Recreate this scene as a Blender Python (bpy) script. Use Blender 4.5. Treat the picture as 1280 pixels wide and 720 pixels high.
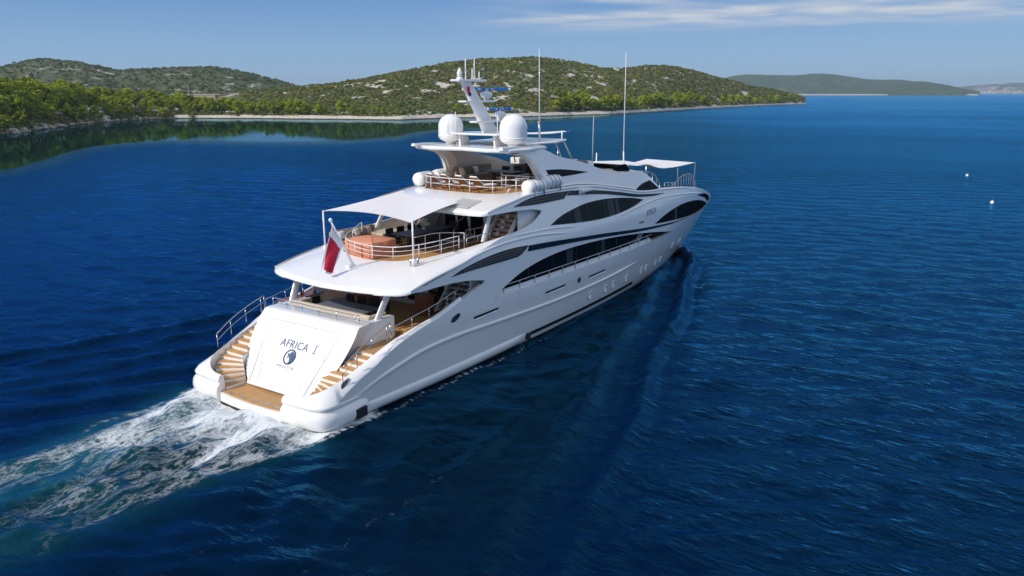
import bpy, bmesh, math, random
import numpy as np
from mathutils import Vector, Matrix, noise
from mathutils.geometry import delaunay_2d_cdt

for o in list(bpy.data.objects):
    bpy.data.objects.remove(o)
SC = bpy.context.scene
COL = SC.collection
R = math.radians
random.seed(7)
np.random.seed(7)

# ------------------------------------------------------------------ camera
# world frame: x runs forward along the yacht, y to port, z up, sea level at 0
CAM = Vector((-24.857, -31.545, 15.416))
cd = bpy.data.cameras.new('camera')
cd.sensor_width = 36.0
cd.lens = 996 / 1280 * 36
cd.clip_start = 0.5
cd.clip_end = 60000
cam = bpy.data.objects.new('camera', cd)
cam.location = CAM
cam.rotation_euler = (R(90 - 13.8195), 0, R(34.724 - 90))
COL.objects.link(cam)
SC.camera = cam

# ------------------------------------------------------------------ sun + sky
SUN_TRAVEL = Vector((0.78, -0.27, -0.57)).normalized()
sun_dir = -SUN_TRAVEL
sd = bpy.data.lights.new('sun', 'SUN')
sd.energy = 2.35
sd.angle = R(0.55)
sd.color = (1.0, 0.92, 0.82)
sun = bpy.data.objects.new('sun', sd)
sun.rotation_euler = SUN_TRAVEL.to_track_quat('-Z', 'Y').to_euler()
sun.location = (-60, 50, 60)
COL.objects.link(sun)

W = bpy.data.worlds.new('World')
SC.world = W
W.use_nodes = True
nt = W.node_tree
nt.nodes.clear()
def N(t, **k):
    n = nt.nodes.new(t)
    for a, b in k.items():
        setattr(n, a, b)
    return n
out = N('ShaderNodeOutputWorld')
bg = N('ShaderNodeBackground')
sky = N('ShaderNodeTexSky', sky_type='NISHITA', sun_disc=False)
sky.sun_elevation = math.asin(sun_dir.z)
sky.sun_rotation = math.atan2(sun_dir.x, sun_dir.y)
sky.altitude = 0
sky.air_density = 1.0
sky.dust_density = 0.4
sky.ozone_density = 1.0
bg.inputs[1].default_value = 0.15
tc = N('ShaderNodeTexCoord')
# high thin cloud: streaks in a flat layer (direction projected on a plane overhead)
sep = N('ShaderNodeSeparateXYZ')
nt.links.new(tc.outputs['Generated'], sep.inputs[0])
zc = N('ShaderNodeMath', operation='MAXIMUM'); zc.inputs[1].default_value = 0.012
nt.links.new(sep.outputs[2], zc.inputs[0])
dv = N('ShaderNodeVectorMath', operation='DIVIDE')
cmb = N('ShaderNodeCombineXYZ')
for i in range(3):
    nt.links.new(zc.outputs[0], cmb.inputs[i])
nt.links.new(tc.outputs['Generated'], dv.inputs[0])
nt.links.new(cmb.outputs[0], dv.inputs[1])
mp = N('ShaderNodeMapping')
mp.inputs['Rotation'].default_value = (0, 0, R(-34.7))
mp.inputs['Scale'].default_value = (0.42, 0.42, 0.0)
mp.inputs['Location'].default_value = (0.0, 0.0, 0.0)
nt.links.new(dv.outputs[0], mp.inputs[0])
n1 = N('ShaderNodeTexNoise'); n1.inputs['Scale'].default_value = 0.55; n1.inputs['Detail'].default_value = 3
n2 = N('ShaderNodeTexNoise'); n2.inputs['Scale'].default_value = 2.2; n2.inputs['Detail'].default_value = 8; n2.inputs['Roughness'].default_value = 0.62; n2.inputs['Distortion'].default_value = 0.35
nt.links.new(mp.outputs[0], n1.inputs['Vector'])
nt.links.new(mp.outputs[0], n2.inputs['Vector'])
r1 = N('ShaderNodeValToRGB'); r1.color_ramp.elements[0].position = 0.36; r1.color_ramp.elements[1].position = 0.55
r2 = N('ShaderNodeValToRGB'); r2.color_ramp.elements[0].position = 0.26; r2.color_ramp.elements[1].position = 0.62
nt.links.new(n1.outputs[0], r1.inputs[0]); nt.links.new(n2.outputs[0], r2.inputs[0])
mu = N('ShaderNodeMath', operation='MULTIPLY')
nt.links.new(r1.outputs[0], mu.inputs[0]); nt.links.new(r2.outputs[0], mu.inputs[1])
# a cloud bank lies in one part of the sky only: to the right of straight ahead and above the low haze
bank = N('ShaderNodeMapRange', interpolation_type='SMOOTHSTEP'); bank.inputs[1].default_value = 0.062; bank.inputs[2].default_value = 0.088
nt.links.new(sep.outputs[2], bank.inputs[0])
dotr = N('ShaderNodeVectorMath', operation='DOT_PRODUCT'); dotr.inputs[1].default_value = (0.5696, -0.8219, 0)
nt.links.new(tc.outputs['Generated'], dotr.inputs[0])
side = N('ShaderNodeMapRange', interpolation_type='SMOOTHSTEP'); side.inputs[1].default_value = -0.12; side.inputs[2].default_value = 0.10
nt.links.new(dotr.outputs['Value'], side.inputs[0])
mu2 = N('ShaderNodeMath', operation='MULTIPLY'); nt.links.new(mu.outputs[0], mu2.inputs[0]); nt.links.new(bank.outputs[0], mu2.inputs[1])
mu3 = N('ShaderNodeMath', operation='MULTIPLY'); nt.links.new(mu2.outputs[0], mu3.inputs[0]); nt.links.new(side.outputs[0], mu3.inputs[1])
mu4 = N('ShaderNodeMath', operation='MULTIPLY'); mu4.inputs[1].default_value = 0.95
nt.links.new(mu3.outputs[0], mu4.inputs[0])
tint = N('ShaderNodeMix', data_type='RGBA', blend_type='MULTIPLY'); tint.inputs[0].default_value = 1.0
tint.inputs[7].default_value = (1.28, 1.20, 1.10, 1)
nt.links.new(sky.outputs[0], tint.inputs[6])
cl = N('ShaderNodeMix', data_type='RGBA')
cl.inputs[7].default_value = (3.1, 3.2, 3.4, 1)
hzr = N('ShaderNodeMapRange'); hzr.inputs[1].default_value = -0.02; hzr.inputs[2].default_value = 0.28
nt.links.new(sep.outputs[2], hzr.inputs[0])
ramp = N('ShaderNodeValToRGB')
el = ramp.color_ramp.elements
el[0].position = 0.06; el[0].color = (.27, .47, .65, 1)
el[1].position = 1.0; el[1].color = (.035, .155, .47, 1)
e = el.new(0.16); e.color = (.17, .37, .60, 1)
e = el.new(0.42); e.color = (.055, .205, .48, 1)
nt.links.new(hzr.outputs[0], ramp.inputs[0])
rs_ = N('ShaderNodeMix', data_type='RGBA', blend_type='MULTIPLY'); rs_.inputs[0].default_value = 1.0
rs_.inputs[7].default_value = (4.2, 4.65, 5.2, 1); rs_.clamp_result = False
nt.links.new(ramp.outputs[0], rs_.inputs[6])
low = N('ShaderNodeMapRange', interpolation_type='SMOOTHSTEP'); low.inputs[1].default_value = 0.25; low.inputs[2].default_value = 0.75; low.inputs[3].default_value = 0.92; low.inputs[4].default_value = 0.0
nt.links.new(sep.outputs[2], low.inputs[0])
lowmix = N('ShaderNodeMix', data_type='RGBA')
nt.links.new(low.outputs[0], lowmix.inputs[0]); nt.links.new(tint.outputs[2], lowmix.inputs[6]); nt.links.new(rs_.outputs[2], lowmix.inputs[7])
nt.links.new(mu4.outputs[0], cl.inputs[0]); nt.links.new(lowmix.outputs[2], cl.inputs[6])
nt.links.new(cl.outputs[2], bg.inputs[0]); nt.links.new(bg.outputs[0], out.inputs[0])

SC.view_settings.view_transform = 'Standard'
SC.view_settings.look = 'None'
SC.view_settings.gamma = 1
SC.view_settings.exposure = 0.54
SC.render.engine = 'CYCLES'
SC.cycles.max_bounces = 8
SC.cycles.caustics_reflective = True
SC.cycles.sample_clamp_indirect = 6
SC.cycles.use_denoising = True
SC.cycles.volume_bounces = 0

# ------------------------------------------------------------------ materials
def mat(name, col, rough=0.5, metal=0.0, coat=0.0, var=0.0, vscale=4.0, bump=0.0, bscale=30.0, spec=0.5):
    m = bpy.data.materials.new(name)
    m.use_nodes = True
    t = m.node_tree
    b = t.nodes['Principled BSDF']
    b.inputs['Base Color'].default_value = (*col, 1)
    b.inputs['Roughness'].default_value = rough
    b.inputs['Metallic'].default_value = metal
    b.inputs['Coat Weight'].default_value = coat
    b.inputs['Coat Roughness'].default_value = 0.06
    b.inputs['Specular IOR Level'].default_value = spec
    if var or bump:
        g = t.nodes.new('ShaderNodeNewGeometry')
        if var:
            n = t.nodes.new('ShaderNodeTexNoise'); n.inputs['Scale'].default_value = vscale; n.inputs['Detail'].default_value = 5
            t.links.new(g.outputs['Position'], n.inputs['Vector'])
            mr = t.nodes.new('ShaderNodeMapRange'); mr.inputs[1].default_value = 0.3; mr.inputs[2].default_value = 0.7
            mr.inputs[3].default_value = 1 - var; mr.inputs[4].default_value = 1 + var
            t.links.new(n.outputs[0], mr.inputs[0])
            mx = t.nodes.new('ShaderNodeMix'); mx.data_type = 'RGBA'; mx.blend_type = 'MULTIPLY'; mx.inputs[0].default_value = 1
            mx.inputs[6].default_value = (*col, 1)
            t.links.new(mr.outputs[0], mx.inputs[7]); t.links.new(mx.outputs[2], b.inputs['Base Color'])
        if bump:
            n = t.nodes.new('ShaderNodeTexNoise'); n.inputs['Scale'].default_value = bscale; n.inputs['Detail'].default_value = 4
            t.links.new(g.outputs['Position'], n.inputs['Vector'])
            bp = t.nodes.new('ShaderNodeBump'); bp.inputs['Strength'].default_value = bump; bp.inputs['Distance'].default_value = 0.05
            t.links.new(n.outputs[0], bp.inputs['Height']); t.links.new(bp.outputs[0], b.inputs['Normal'])
    return m

def teak_mat(name, c1, c2, rot=0.0, plank=0.11):
    m = bpy.data.materials.new(name); m.use_nodes = True
    t = m.node_tree; b = t.nodes['Principled BSDF']; b.inputs['Roughness'].default_value = 0.55
    g = t.nodes.new('ShaderNodeNewGeometry')
    mp_ = t.nodes.new('ShaderNodeMapping'); mp_.inputs['Rotation'].default_value = (0, 0, rot)
    t.links.new(g.outputs['Position'], mp_.inputs[0])
    br = t.nodes.new('ShaderNodeTexBrick')
    br.inputs['Color1'].default_value = (*c1, 1); br.inputs['Color2'].default_value = (*c2, 1)
    br.inputs['Mortar'].default_value = (0.05, 0.03, 0.02, 1)
    br.inputs['Scale'].default_value = 1; br.inputs['Mortar Size'].default_value = 0.006
    br.inputs['Brick Width'].default_value = 2.4; br.inputs['Row Height'].default_value = plank
    t.links.new(mp_.outputs[0], br.inputs['Vector'])
    n = t.nodes.new('ShaderNodeTexNoise'); n.inputs['Scale'].default_value = 1.7; n.inputs['Detail'].default_value = 6
    t.links.new(g.outputs['Position'], n.inputs['Vector'])
    mr = t.nodes.new('ShaderNodeMapRange'); mr.inputs[3].default_value = 0.72; mr.inputs[4].default_value = 1.25
    t.links.new(n.outputs[0], mr.inputs[0])
    mx = t.nodes.new('ShaderNodeMix'); mx.data_type = 'RGBA'; mx.blend_type = 'MULTIPLY'; mx.inputs[0].default_value = 1
    t.links.new(br.outputs[0], mx.inputs[6]); t.links.new(mr.outputs[0], mx.inputs[7])
    t.links.new(mx.outputs[2], b.inputs['Base Color'])
    return m

M = dict(
    white=mat('white_gelcoat', (0.85, 0.825, 0.79), 0.22, coat=0.6, var=0.02, vscale=0.6),
    white_deck=mat('white_nonslip', (0.78, 0.76, 0.74), 0.6, var=0.03, vscale=1.2, bump=0.08, bscale=60),
    cream=mat('cream_panel', (0.82, 0.76, 0.67), 0.45, var=0.04),
    black=mat('black_glass', (0.004, 0.006, 0.008), 0.06, spec=0.12),
    navy=mat('navy_gloss', (0.010, 0.020, 0.030), 0.2, spec=0.25),
    rubber=mat('black_rubber', (0.015, 0.015, 0.017), 0.6, var=0.2),
    antifoul=mat('dark_antifouling', (0.02, 0.02, 0.022), 0.7, var=0.3),
    teak=teak_mat('teak_planks', (0.60, 0.33, 0.115), (0.53, 0.28, 0.095)),
    teak_x=teak_mat('teak_planks_athwart', (0.62, 0.35, 0.12), (0.55, 0.295, 0.10), R(90)),
    wood=mat('varnished_wood', (0.26, 0.095, 0.035), 0.35, coat=0.3, var=0.2, vscale=6),
    wood_dk=mat('dark_wood', (0.17, 0.085, 0.04), 0.4, var=0.2, vscale=6),
    steel=mat('polished_steel', (0.50, 0.50, 0.50), 0.22, metal=0.85),
    chrome=mat('dark_chrome', (0.30, 0.32, 0.34), 0.16, metal=1.0),
    canvas=mat('white_canvas', (0.86, 0.83, 0.81), 0.85, var=0.03, vscale=2, bump=0.15, bscale=3),
    beige=mat('beige_cushion', (0.60, 0.50, 0.38), 0.9, var=0.06, bump=0.1, bscale=8),
    taupe=mat('taupe_cushion', (0.27, 0.23, 0.185), 0.9, var=0.06, bump=0.1, bscale=8),
    pillow=mat('cream_pillow', (0.72, 0.66, 0.55), 0.9, var=0.05, bump=0.2, bscale=9),
    pillow_w=mat('white_pillow', (0.80, 0.78, 0.75), 0.9, var=0.05, bump=0.2, bscale=9),
    wicker=mat('black_wicker', (0.012, 0.014, 0.016), 0.65, var=0.3, vscale=40, bump=0.3, bscale=50),
    top=mat('grey_tabletop', (0.14, 0.165, 0.19), 0.5, var=0.05, spec=.3),
    terra=mat('terracotta_cover', (0.66, 0.28, 0.165), 0.85, var=0.06, vscale=2, bump=0.25, bscale=5),
    red=mat('red_cloth', (0.62, 0.012, 0.05), 0.8),
    louvre=mat('louvre_edge', (0.10, 0.11, 0.12), 0.4),
    pane=mat('pane_joint', (0.012, 0.015, 0.018), 0.4), drape=mat('drawn_curtain', (0.014, 0.021, 0.025), 0.6),
    blue=mat('blue_paint', (0.01, 0.14, 0.52), 0.35, coat=0.3),
    ltblue=mat('pale_blue_lettering', (0.65, 0.75, 0.85), 0.5),
    grey=mat('grey_fitting', (0.35, 0.35, 0.35), 0.5, var=0.1),
    glass_grey=mat('grey_skylight', (0.50, 0.50, 0.48), 0.12, coat=0.4),
    leaf=mat('leaf', (0.06, 0.12, 0.03), 0.7), flower=mat('cream_petal', (0.78, 0.74, 0.55), 0.8, var=0.1, vscale=30),
    brass=mat('brass', (0.7, 0.5, 0.2), 0.3, metal=0.8),
    brown=mat('brown_cover', (0.20, 0.12, 0.08), 0.8, var=0.15),
)
# thin sailcloth lets a little sunlight through
_t = M['canvas'].node_tree
_b = _t.nodes['Principled BSDF']
_tr = _t.nodes.new('ShaderNodeBsdfTranslucent'); _tr.inputs[0].default_value = (0.9, 0.82, 0.72, 1)
_mx = _t.nodes.new('ShaderNodeMixShader'); _mx.inputs[0].default_value = 0.10
_t.links.new(_b.outputs[0], _mx.inputs[1]); _t.links.new(_tr.outputs[0], _mx.inputs[2])
_t.links.new(_mx.outputs[0], _t.nodes['Material Output'].inputs[0])

# dark glass: near black with a weak mirror
for _n, _g in (('black', .022), ('navy', .035)):
    _t = M[_n].node_tree
    _d = _t.nodes.new('ShaderNodeBsdfDiffuse'); _d.inputs[0].default_value = (.004, .006, .008, 1) if _n == 'black' else (.008, .018, .028, 1)
    _s = _t.nodes.new('ShaderNodeBsdfGlossy'); _s.inputs['Roughness'].default_value = .05; _s.inputs[0].default_value = (1, 1, 1, 1)
    _m = _t.nodes.new('ShaderNodeMixShader'); _m.inputs[0].default_value = _g
    _t.links.new(_d.outputs[0], _m.inputs[1]); _t.links.new(_s.outputs[0], _m.inputs[2])
    _t.links.new(_m.outputs[0], _t.nodes['Material Output'].inputs[0])

# ------------------------------------------------------------------ mesh helpers
def V(*a):
    return Vector(a)

class MB:
    """collects shapes and links them as one mesh object"""
    def __init__(s):
        s.v = []; s.f = []; s.sm = []
    def add(s, vs, fs, smooth=False):
        k = len(s.v)
        s.v += [tuple(p) for p in vs]
        s.f += [tuple(i + k for i in f) for f in fs]
        s.sm += [smooth] * len(fs)
        return s
    def box(s, c, d, rot=None, bev=0.0):
        x, y, z = d[0] / 2, d[1] / 2, d[2] / 2
        if bev > 0:
            bm = bmesh.new()
            bmesh.ops.create_cube(bm, size=1)
            for v in bm.verts:
                v.co = Vector((v.co.x * d[0], v.co.y * d[1], v.co.z * d[2]))
            bmesh.ops.bevel(bm, geom=bm.edges[:], offset=min(bev, min(d) * 0.45), segments=2, profile=0.5, affect='EDGES')
            bm.verts.index_update()
            vs = [v.co.copy() for v in bm.verts]; fs = [[v.index for v in f.verts] for f in bm.faces]
            bm.free()
        else:
            vs = [V(i, j, k) for i in (-x, x) for j in (-y, y) for k in (-z, z)]
            fs = [(0, 1, 3, 2), (4, 6, 7, 5), (0, 4, 5, 1), (2, 3, 7, 6), (0, 2, 6, 4), (1, 5, 7, 3)]
        if rot is not None:
            vs = [rot @ p for p in vs]
        c = Vector(c)
        return s.add([p + c for p in vs], fs)
    def rod(s, a, b, r, r2=None, n=8, cap=True):
        a = Vector(a); b = Vector(b); r2 = r if r2 is None else r2
        d = (b - a).normalized()
        q = d.to_track_quat('Z', 'Y')
        vs = []
        for p, rr in ((a, r), (b, r2)):
            for i in range(n):
                an = 2 * math.pi * i / n
                vs.append(p + q @ V(rr * math.cos(an), rr * math.sin(an), 0))
        fs = [(i, (i + 1) % n, n + (i + 1) % n, n + i) for i in range(n)]
        s.add(vs, fs, True)
        if cap:
            k = len(s.v) - 2 * n
            s.f += [tuple(k + i for i in reversed(range(n))), tuple(k + n + i for i in range(n))]
            s.sm += [False, False]
        return s
    def tube(s, pts, r, n=8):
        pts = [Vector(p) for p in pts]
        rings = []
        for i, p in enumerate(pts):
            d = (pts[min(i + 1, len(pts) - 1)] - pts[max(i - 1, 0)]).normalized()
            up = V(0, 0, 1) if abs(d.z) < 0.95 else V(1, 0, 0)
            sx = d.cross(up).normalized(); sy = sx.cross(d).normalized()
            rr = r[i] if isinstance(r, (list, tuple)) else r
            rings.append([p + sx * rr * math.cos(2 * math.pi * j / n) + sy * rr * math.sin(2 * math.pi * j / n) for j in range(n)])
        vs = [q for rg in rings for q in rg]
        fs = []
        for i in range(len(pts) - 1):
            for j in range(n):
                fs.append((i * n + j, (i + 1) * n + j, (i + 1) * n + (j + 1) % n, i * n + (j + 1) % n))
        s.add(vs, fs, True)
        k = len(s.v) - len(vs)
        s.f += [tuple(k + j for j in range(n)), tuple(k + (len(pts) - 1) * n + j for j in reversed(range(n)))]
        s.sm += [False, False]
        return s
    def loft(s, curves, closed=False, smooth=True):
        n = len(curves[0])
        vs = [Vector(p) for c in curves for p in c]
        fs = []
        for i in range(len(curves) - 1):
            for j in range(n if closed else n - 1):
                a = i * n + j; b = i * n + (j + 1) % n
                fs.append((a, b, b + n, a + n))
        return s.add(vs, fs, smooth)
    def lathe(s, prof, c=(0, 0, 0), n=24, axis=None, smooth=True):
        c = Vector(c)
        vs = []
        for r, z in prof:
            for i in range(n):
                a = 2 * math.pi * i / n
                p = V(r * math.cos(a), r * math.sin(a), z)
                if axis is not None:
                    p = axis @ p
                vs.append(c + p)
        fs = []
        for k in range(len(prof) - 1):
            for i in range(n):
                fs.append((k * n + i, k * n + (i + 1) % n, (k + 1) * n + (i + 1) % n, (k + 1) * n + i))
        s.add(vs, fs, smooth)
        k = len(s.v) - len(vs)
        s.f += [tuple(k + i for i in reversed(range(n))), tuple(k + (len(prof) - 1) * n + i for i in range(n))]
        s.sm += [False, False]
        return s
    def prism(s, loop, d):
        """polygon of 3d points extruded by vector d"""
        loop = [Vector(p) for p in loop]; d = Vector(d); n = len(loop)
        vs = loop + [p + d for p in loop]
        fs = [tuple(reversed(range(n))), tuple(range(n, 2 * n))] + [(i, (i + 1) % n, n + (i + 1) % n, n + i) for i in range(n)]
        return s.add(vs, fs)
    def build(s, name, m, parent=None, recalc=True):
        me = bpy.data.meshes.new(name)
        me.from_pydata(s.v, [], s.f)
        me.polygons.foreach_set('use_smooth', s.sm)
        if recalc:
            bm = bmesh.new(); bm.from_mesh(me)
            bmesh.ops.recalc_face_normals(bm, faces=bm.faces[:])
            bm.to_mesh(me); bm.free()
        me.materials.append(m)
        o = bpy.data.objects.new(name, me)
        COL.objects.link(o)
        if parent is not None:
            o.parent = parent
        return o

def tag(o, label=None, cat=None, group=None, kind=None):
    if label: o['label'] = label
    if cat: o['category'] = cat
    if group: o['group'] = group
    if kind: o['kind'] = kind
    return o

def empty(name, loc=(0, 0, 0), rz=0.0, label=None, cat=None, group=None):
    o = bpy.data.objects.new(name, None)
    o.empty_display_size = 0.3
    o.location = loc; o.rotation_euler = (0, 0, rz)
    COL.objects.link(o)
    return tag(o, label, cat, group)

def copy_tree(o, parent=None):
    c = o.copy(); COL.objects.link(c)
    if parent is not None:
        c.parent = parent
    for ch in list(o.children):
        copy_tree(ch, c)
    return c

def pchip(x, xs, ys):
    n = len(xs)
    if x <= xs[0]: return ys[0]
    if x >= xs[-1]: return ys[-1]
    i = 0
    while x > xs[i + 1]: i += 1
    def slope(k):
        if k == 0: return (ys[1] - ys[0]) / (xs[1] - xs[0])
        if k == n - 1: return (ys[-1] - ys[-2]) / (xs[-1] - xs[-2])
        d0 = (ys[k] - ys[k - 1]) / (xs[k] - xs[k - 1]); d1 = (ys[k + 1] - ys[k]) / (xs[k + 1] - xs[k])
        if d0 * d1 <= 0: return 0.0
        h0 = xs[k] - xs[k - 1]; h1 = xs[k + 1] - xs[k]
        w1 = 2 * h1 + h0; w2 = h1 + 2 * h0
        return (w1 + w2) / (w1 / d0 + w2 / d1)
    h = xs[i + 1] - xs[i]; t = (x - xs[i]) / h
    return (2*t**3 - 3*t*t + 1) * ys[i] + (t**3 - 2*t*t + t) * h * slope(i) + (-2*t**3 + 3*t*t) * ys[i + 1] + (t**3 - t*t) * h * slope(i + 1)

def smooth_line(pts, step=0.3, closed=False, keep=()):
    """spline through points, resampled"""
    P = [Vector(p) for p in pts]
    n = len(P); out_ = []
    m = n if closed else n - 1
    for i in range(m):
        p1 = P[i]; p2 = P[(i + 1) % n]
        p0 = P[(i - 1) % n] if (closed or i > 0) else p1 - (p2 - p1)
        p3 = P[(i + 2) % n] if (closed or i < n - 2) else p2 + (p2 - p1)
        if i in keep: p0 = p1 - (p2 - p1)
        if (i + 1) % n in keep: p3 = p2 + (p2 - p1)
        L = max(1, int((p2 - p1).length / step + 0.5))
        d1 = max((p1 - p0).length, 1e-6) ** .5; d2 = max((p2 - p1).length, 1e-6) ** .5; d3 = max((p3 - p2).length, 1e-6) ** .5
        m1 = ((p1 - p0) / d1 - (p2 - p0) / (d1 + d2) + (p2 - p1) / d2) * d2
        m2 = ((p2 - p1) / d2 - (p3 - p1) / (d2 + d3) + (p3 - p2) / d3) * d2
        for k in range(L):
            t = k / L
            out_.append(p1 * (2*t**3 - 3*t*t + 1) + m1 * (t**3 - 2*t*t + t) + p2 * (-2*t**3 + 3*t*t) + m2 * (t**3 - t*t))
    if not closed:
        out_.append(P[-1].copy())
    return out_

def in_poly(x, y, poly):
    c = False; n = len(poly); j = n - 1
    for i in range(n):
        xi, yi = poly[i][0], poly[i][1]; xj, yj = poly[j][0], poly[j][1]
        if (yi > y) != (yj > y) and x < (xj - xi) * (y - yi) / (yj - yi) + xi:
            c = not c
        j = i
    return c

# ------------------------------------------------------------------ the hull's side surface: half breadth at (x, z)
GD = ([-3, 0, 5, 15, 25, 30, 35, 40, 45, 48, 51, 53, 55, 56.3, 57], [5.05, 5.15, 5.2, 5.2, 5.15, 5.03, 4.77, 4.33, 3.68, 3.16, 2.55, 2.05, 1.38, .75, 0])
GW = ([-3, 1, 7.5, 13, 21, 26, 30, 35, 40, 43, 47, 50.5], [4.6, 4.68, 4.8, 4.72, 4.45, 4.2, 3.9, 3.35, 2.5, 1.85, .9, 0])
def xstem(z):
    return 50.5 + 6.5 * (z / 4.8 if z < 0 else (min(z, 4.8) / 4.8) ** 0.8)
def HY(x, z):
    xs = xstem(z)
    if x < 25: xd = x; xw = x
    else:
        u = (x - 25) / (xs - 25)
        if u >= 1: return 0.0
        xd = 25 + 32 * u; xw = 25 + 25.5 * u
    gd = pchip(xd, *GD); gw = pchip(xw, *GW)
    b = min(max((x - 20) / 30, 0), 1)
    zd = 3.3 + 1.5 * b; p = 0.6 + .3 * b
    f = (min(max(z, 0), zd) / zd) ** p
    y = gw + (gd - gw) * f
    if z < 0: y += z * .25
    if z > 6.2: y -= .22 * (z - 6.2)
    return max(y, 0.0)

def panel(mb, loop, holes=(), side=-1, surf=HY, off=0.0, thick=0.06, step=0.35, extra=(), inner=True):
    """closed (x,z) outline laid on the side surface with real thickness; holes are cut through it"""
    loops = [[(p[0], p[1]) for p in loop]] + [[(p[0], p[1]) for p in h] for h in holes]
    pts = []; edges = []; nb = 0
    for lp in loops:
        k = len(pts); n = len(lp)
        pts += lp
        edges += [(k + i, k + (i + 1) % n) for i in range(n)]
    nb = len(pts)
    bp = np.array(pts)
    xs = [p[0] for p in loops[0]]; zs = [p[1] for p in loops[0]]
    rowi = 0
    z = min(zs) + step * .5
    while z < max(zs):
        x = min(xs) + (step * .5 if rowi % 2 else 0)
        while x < max(xs):
            if in_poly(x, z, loops[0]) and not any(in_poly(x, z, h) for h in loops[1:]):
                if ((bp - np.array((x, z))) ** 2).sum(1).min() > (0.5 * step) ** 2:
                    pts.append((x, z))
            x += step
        z += step * .87; rowi += 1
    for e in extra:
        if in_poly(e[0], e[1], loops[0]) and not any(in_poly(e[0], e[1], h) for h in loops[1:]):
            pts.append((e[0], e[1]))
    co, ed, fa, oi, _, _ = delaunay_2d_cdt([Vector(p) for p in pts], edges, [], 0, 1e-5)
    tri = []
    for f in fa:
        cx = sum(co[i][0] for i in f) / len(f); cz = sum(co[i][1] for i in f) / len(f)
        if in_poly(cx, cz, loops[0]) and not any(in_poly(cx, cz, h) for h in loops[1:]):
            tri.append(list(f))
    outer = [V(c[0], side * (surf(c[0], c[1]) + off), c[1]) for c in co]
    mb.add(outer, tri, True)
    if thick > 0:
        inn = [V(c[0], side * max(surf(c[0], c[1]) + off - thick, 0.0), c[1]) for c in co]
        if inner:
            mb.add(inn, [list(reversed(f)) for f in tri], True)
        cnt = {}
        for f in tri:
            for i in range(3):
                a, b = f[i], f[(i + 1) % 3]
                cnt.setdefault((min(a, b), max(a, b)), []).append((a, b))
        rim_v = []; rim_f = []
        for kk, l in cnt.items():
            if len(l) == 1:
                a, b = l[0]; k = len(rim_v)
                rim_v += [outer[b], outer[a], inn[a], inn[b]]; rim_f.append((k, k + 1, k + 2, k + 3))
        mb.add(rim_v, rim_f, False)
    return mb

def strip_on(mb, line, h, d, side=-1, surf=HY, taper=True, n=6):
    """half round moulding of height h standing d proud, swept along an (x,z) line on the side surface"""
    rings = []
    m = len(line)
    for i, p in enumerate(line):
        a = line[max(i - 1, 0)]; b = line[min(i + 1, m - 1)]
        t = Vector((b[0] - a[0], b[1] - a[1])).normalized(); nn = Vector((-t.y, t.x))
        w = 1.0
        if taper: w = min(1, i / (m * .1 + .01) + .05, (m - 1 - i) / (m * .1 + .01) + .05)
        rg = []
        for k in range(n + 1):
            an = math.pi * k / n
            q = (p[0] + nn.x * math.cos(an) * h / 2, p[1] + nn.y * math.cos(an) * h / 2)
            rg.append(V(q[0], side * (surf(q[0], q[1]) + d * w * math.sin(an) - 0.004), q[1]))
        rings.append(rg)
    return mb.loft(rings)

# ================================================================== THE YACHT
Z_PLAT, Z_MAIN, Z_UP, Z_FLY = 0.60, 2.85, 6.12, 9.22
yacht = empty('motor_yacht', (0, 0, 0), 0, 'large white three-deck motor yacht under way, seen from astern on its starboard quarter', 'yacht')

quarter = [(-0.73, 1.28), (-0.25, 1.58), (0.61, 2.01), (1.66, 2.45), (3.14, 3.10), (4.83, 3.51), (6.44, 3.80), (7.26, 4.02), (8.02, 4.25), (9.3, 4.56), (10.35, 4.86)]
under1 = [(10.5, 5.02), (9.26, 5.26), (8.05, 5.40), (6.5, 5.47), (5.2, 5.48), (4.22, 5.54)]
ridge2 = [(4.2, 5.60), (5.42, 5.9), (6.98, 6.16), (8.46, 6.36), (9.61, 6.57), (11.49, 6.77), (13.6, 6.84), (16.59, 6.76), (19.7, 6.46)]
notch2 = [(10.23, 6.88), (11.4, 7.06), (12.83, 7.22), (13.9, 7.29), (15.27, 7.45), (16.25, 7.70), (17.0, 8.05)]
under2 = [(17.05, 8.2), (16.2, 8.36), (14.98, 8.46), (13.3, 8.52), (11.6, 8.52)]
ridge3 = [(11.5, 8.65), (12.61, 8.86), (14.06, 9.05), (15.23, 9.2), (16.4, 9.29), (19.0, 9.28), (21.72, 9.22), (24.22, 9.03), (26.5, 8.69), (29.05, 8.29), (30.68, 8.03), (33.27, 7.78), (35.87, 7.66)]
cap = [(38.4, 7.49), (41.2, 7.26), (44, 6.97), (46.6, 6.64), (49, 6.25), (51.4, 5.74), (53.4, 5.25), (55.2, 4.84), (56.9, 4.62)]

s2 = lambda l, st=0.3, **k: [tuple(p) for p in smooth_line([Vector((q[0], q[1])) for q in l], st, **k)]
q_l = s2(quarter); u1_l = s2(under1); u2_l = s2(under2); r3_l = s2(ridge3 + cap)
r2_l = s2(ridge2); n2_l = s2(notch2)
# shell edge: along ridge2, easing up onto the notch line between x=9 and x=13
def lin(l, x):
    for a, b in zip(l, l[1:]):
        if a[0] <= x <= b[0]:
            t = (x - a[0]) / (b[0] - a[0] + 1e-9); return a[1] + (b[1] - a[1]) * t
    return l[-1][1] if x > l[-1][0] else l[0][1]
def edge2(x):
    t = min(max((x - 8.8) / 4.0, 0), 1); t = t * t * (3 - 2 * t)
    return lin(r2_l, x) * (1 - t) + lin(n2_l, max(x, 10.23)) * t
e2_l = [(x, edge2(x)) for x in np.arange(4.2, 12.8, 0.3)] + [p for p in n2_l if p[0] > 12.83]

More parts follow.
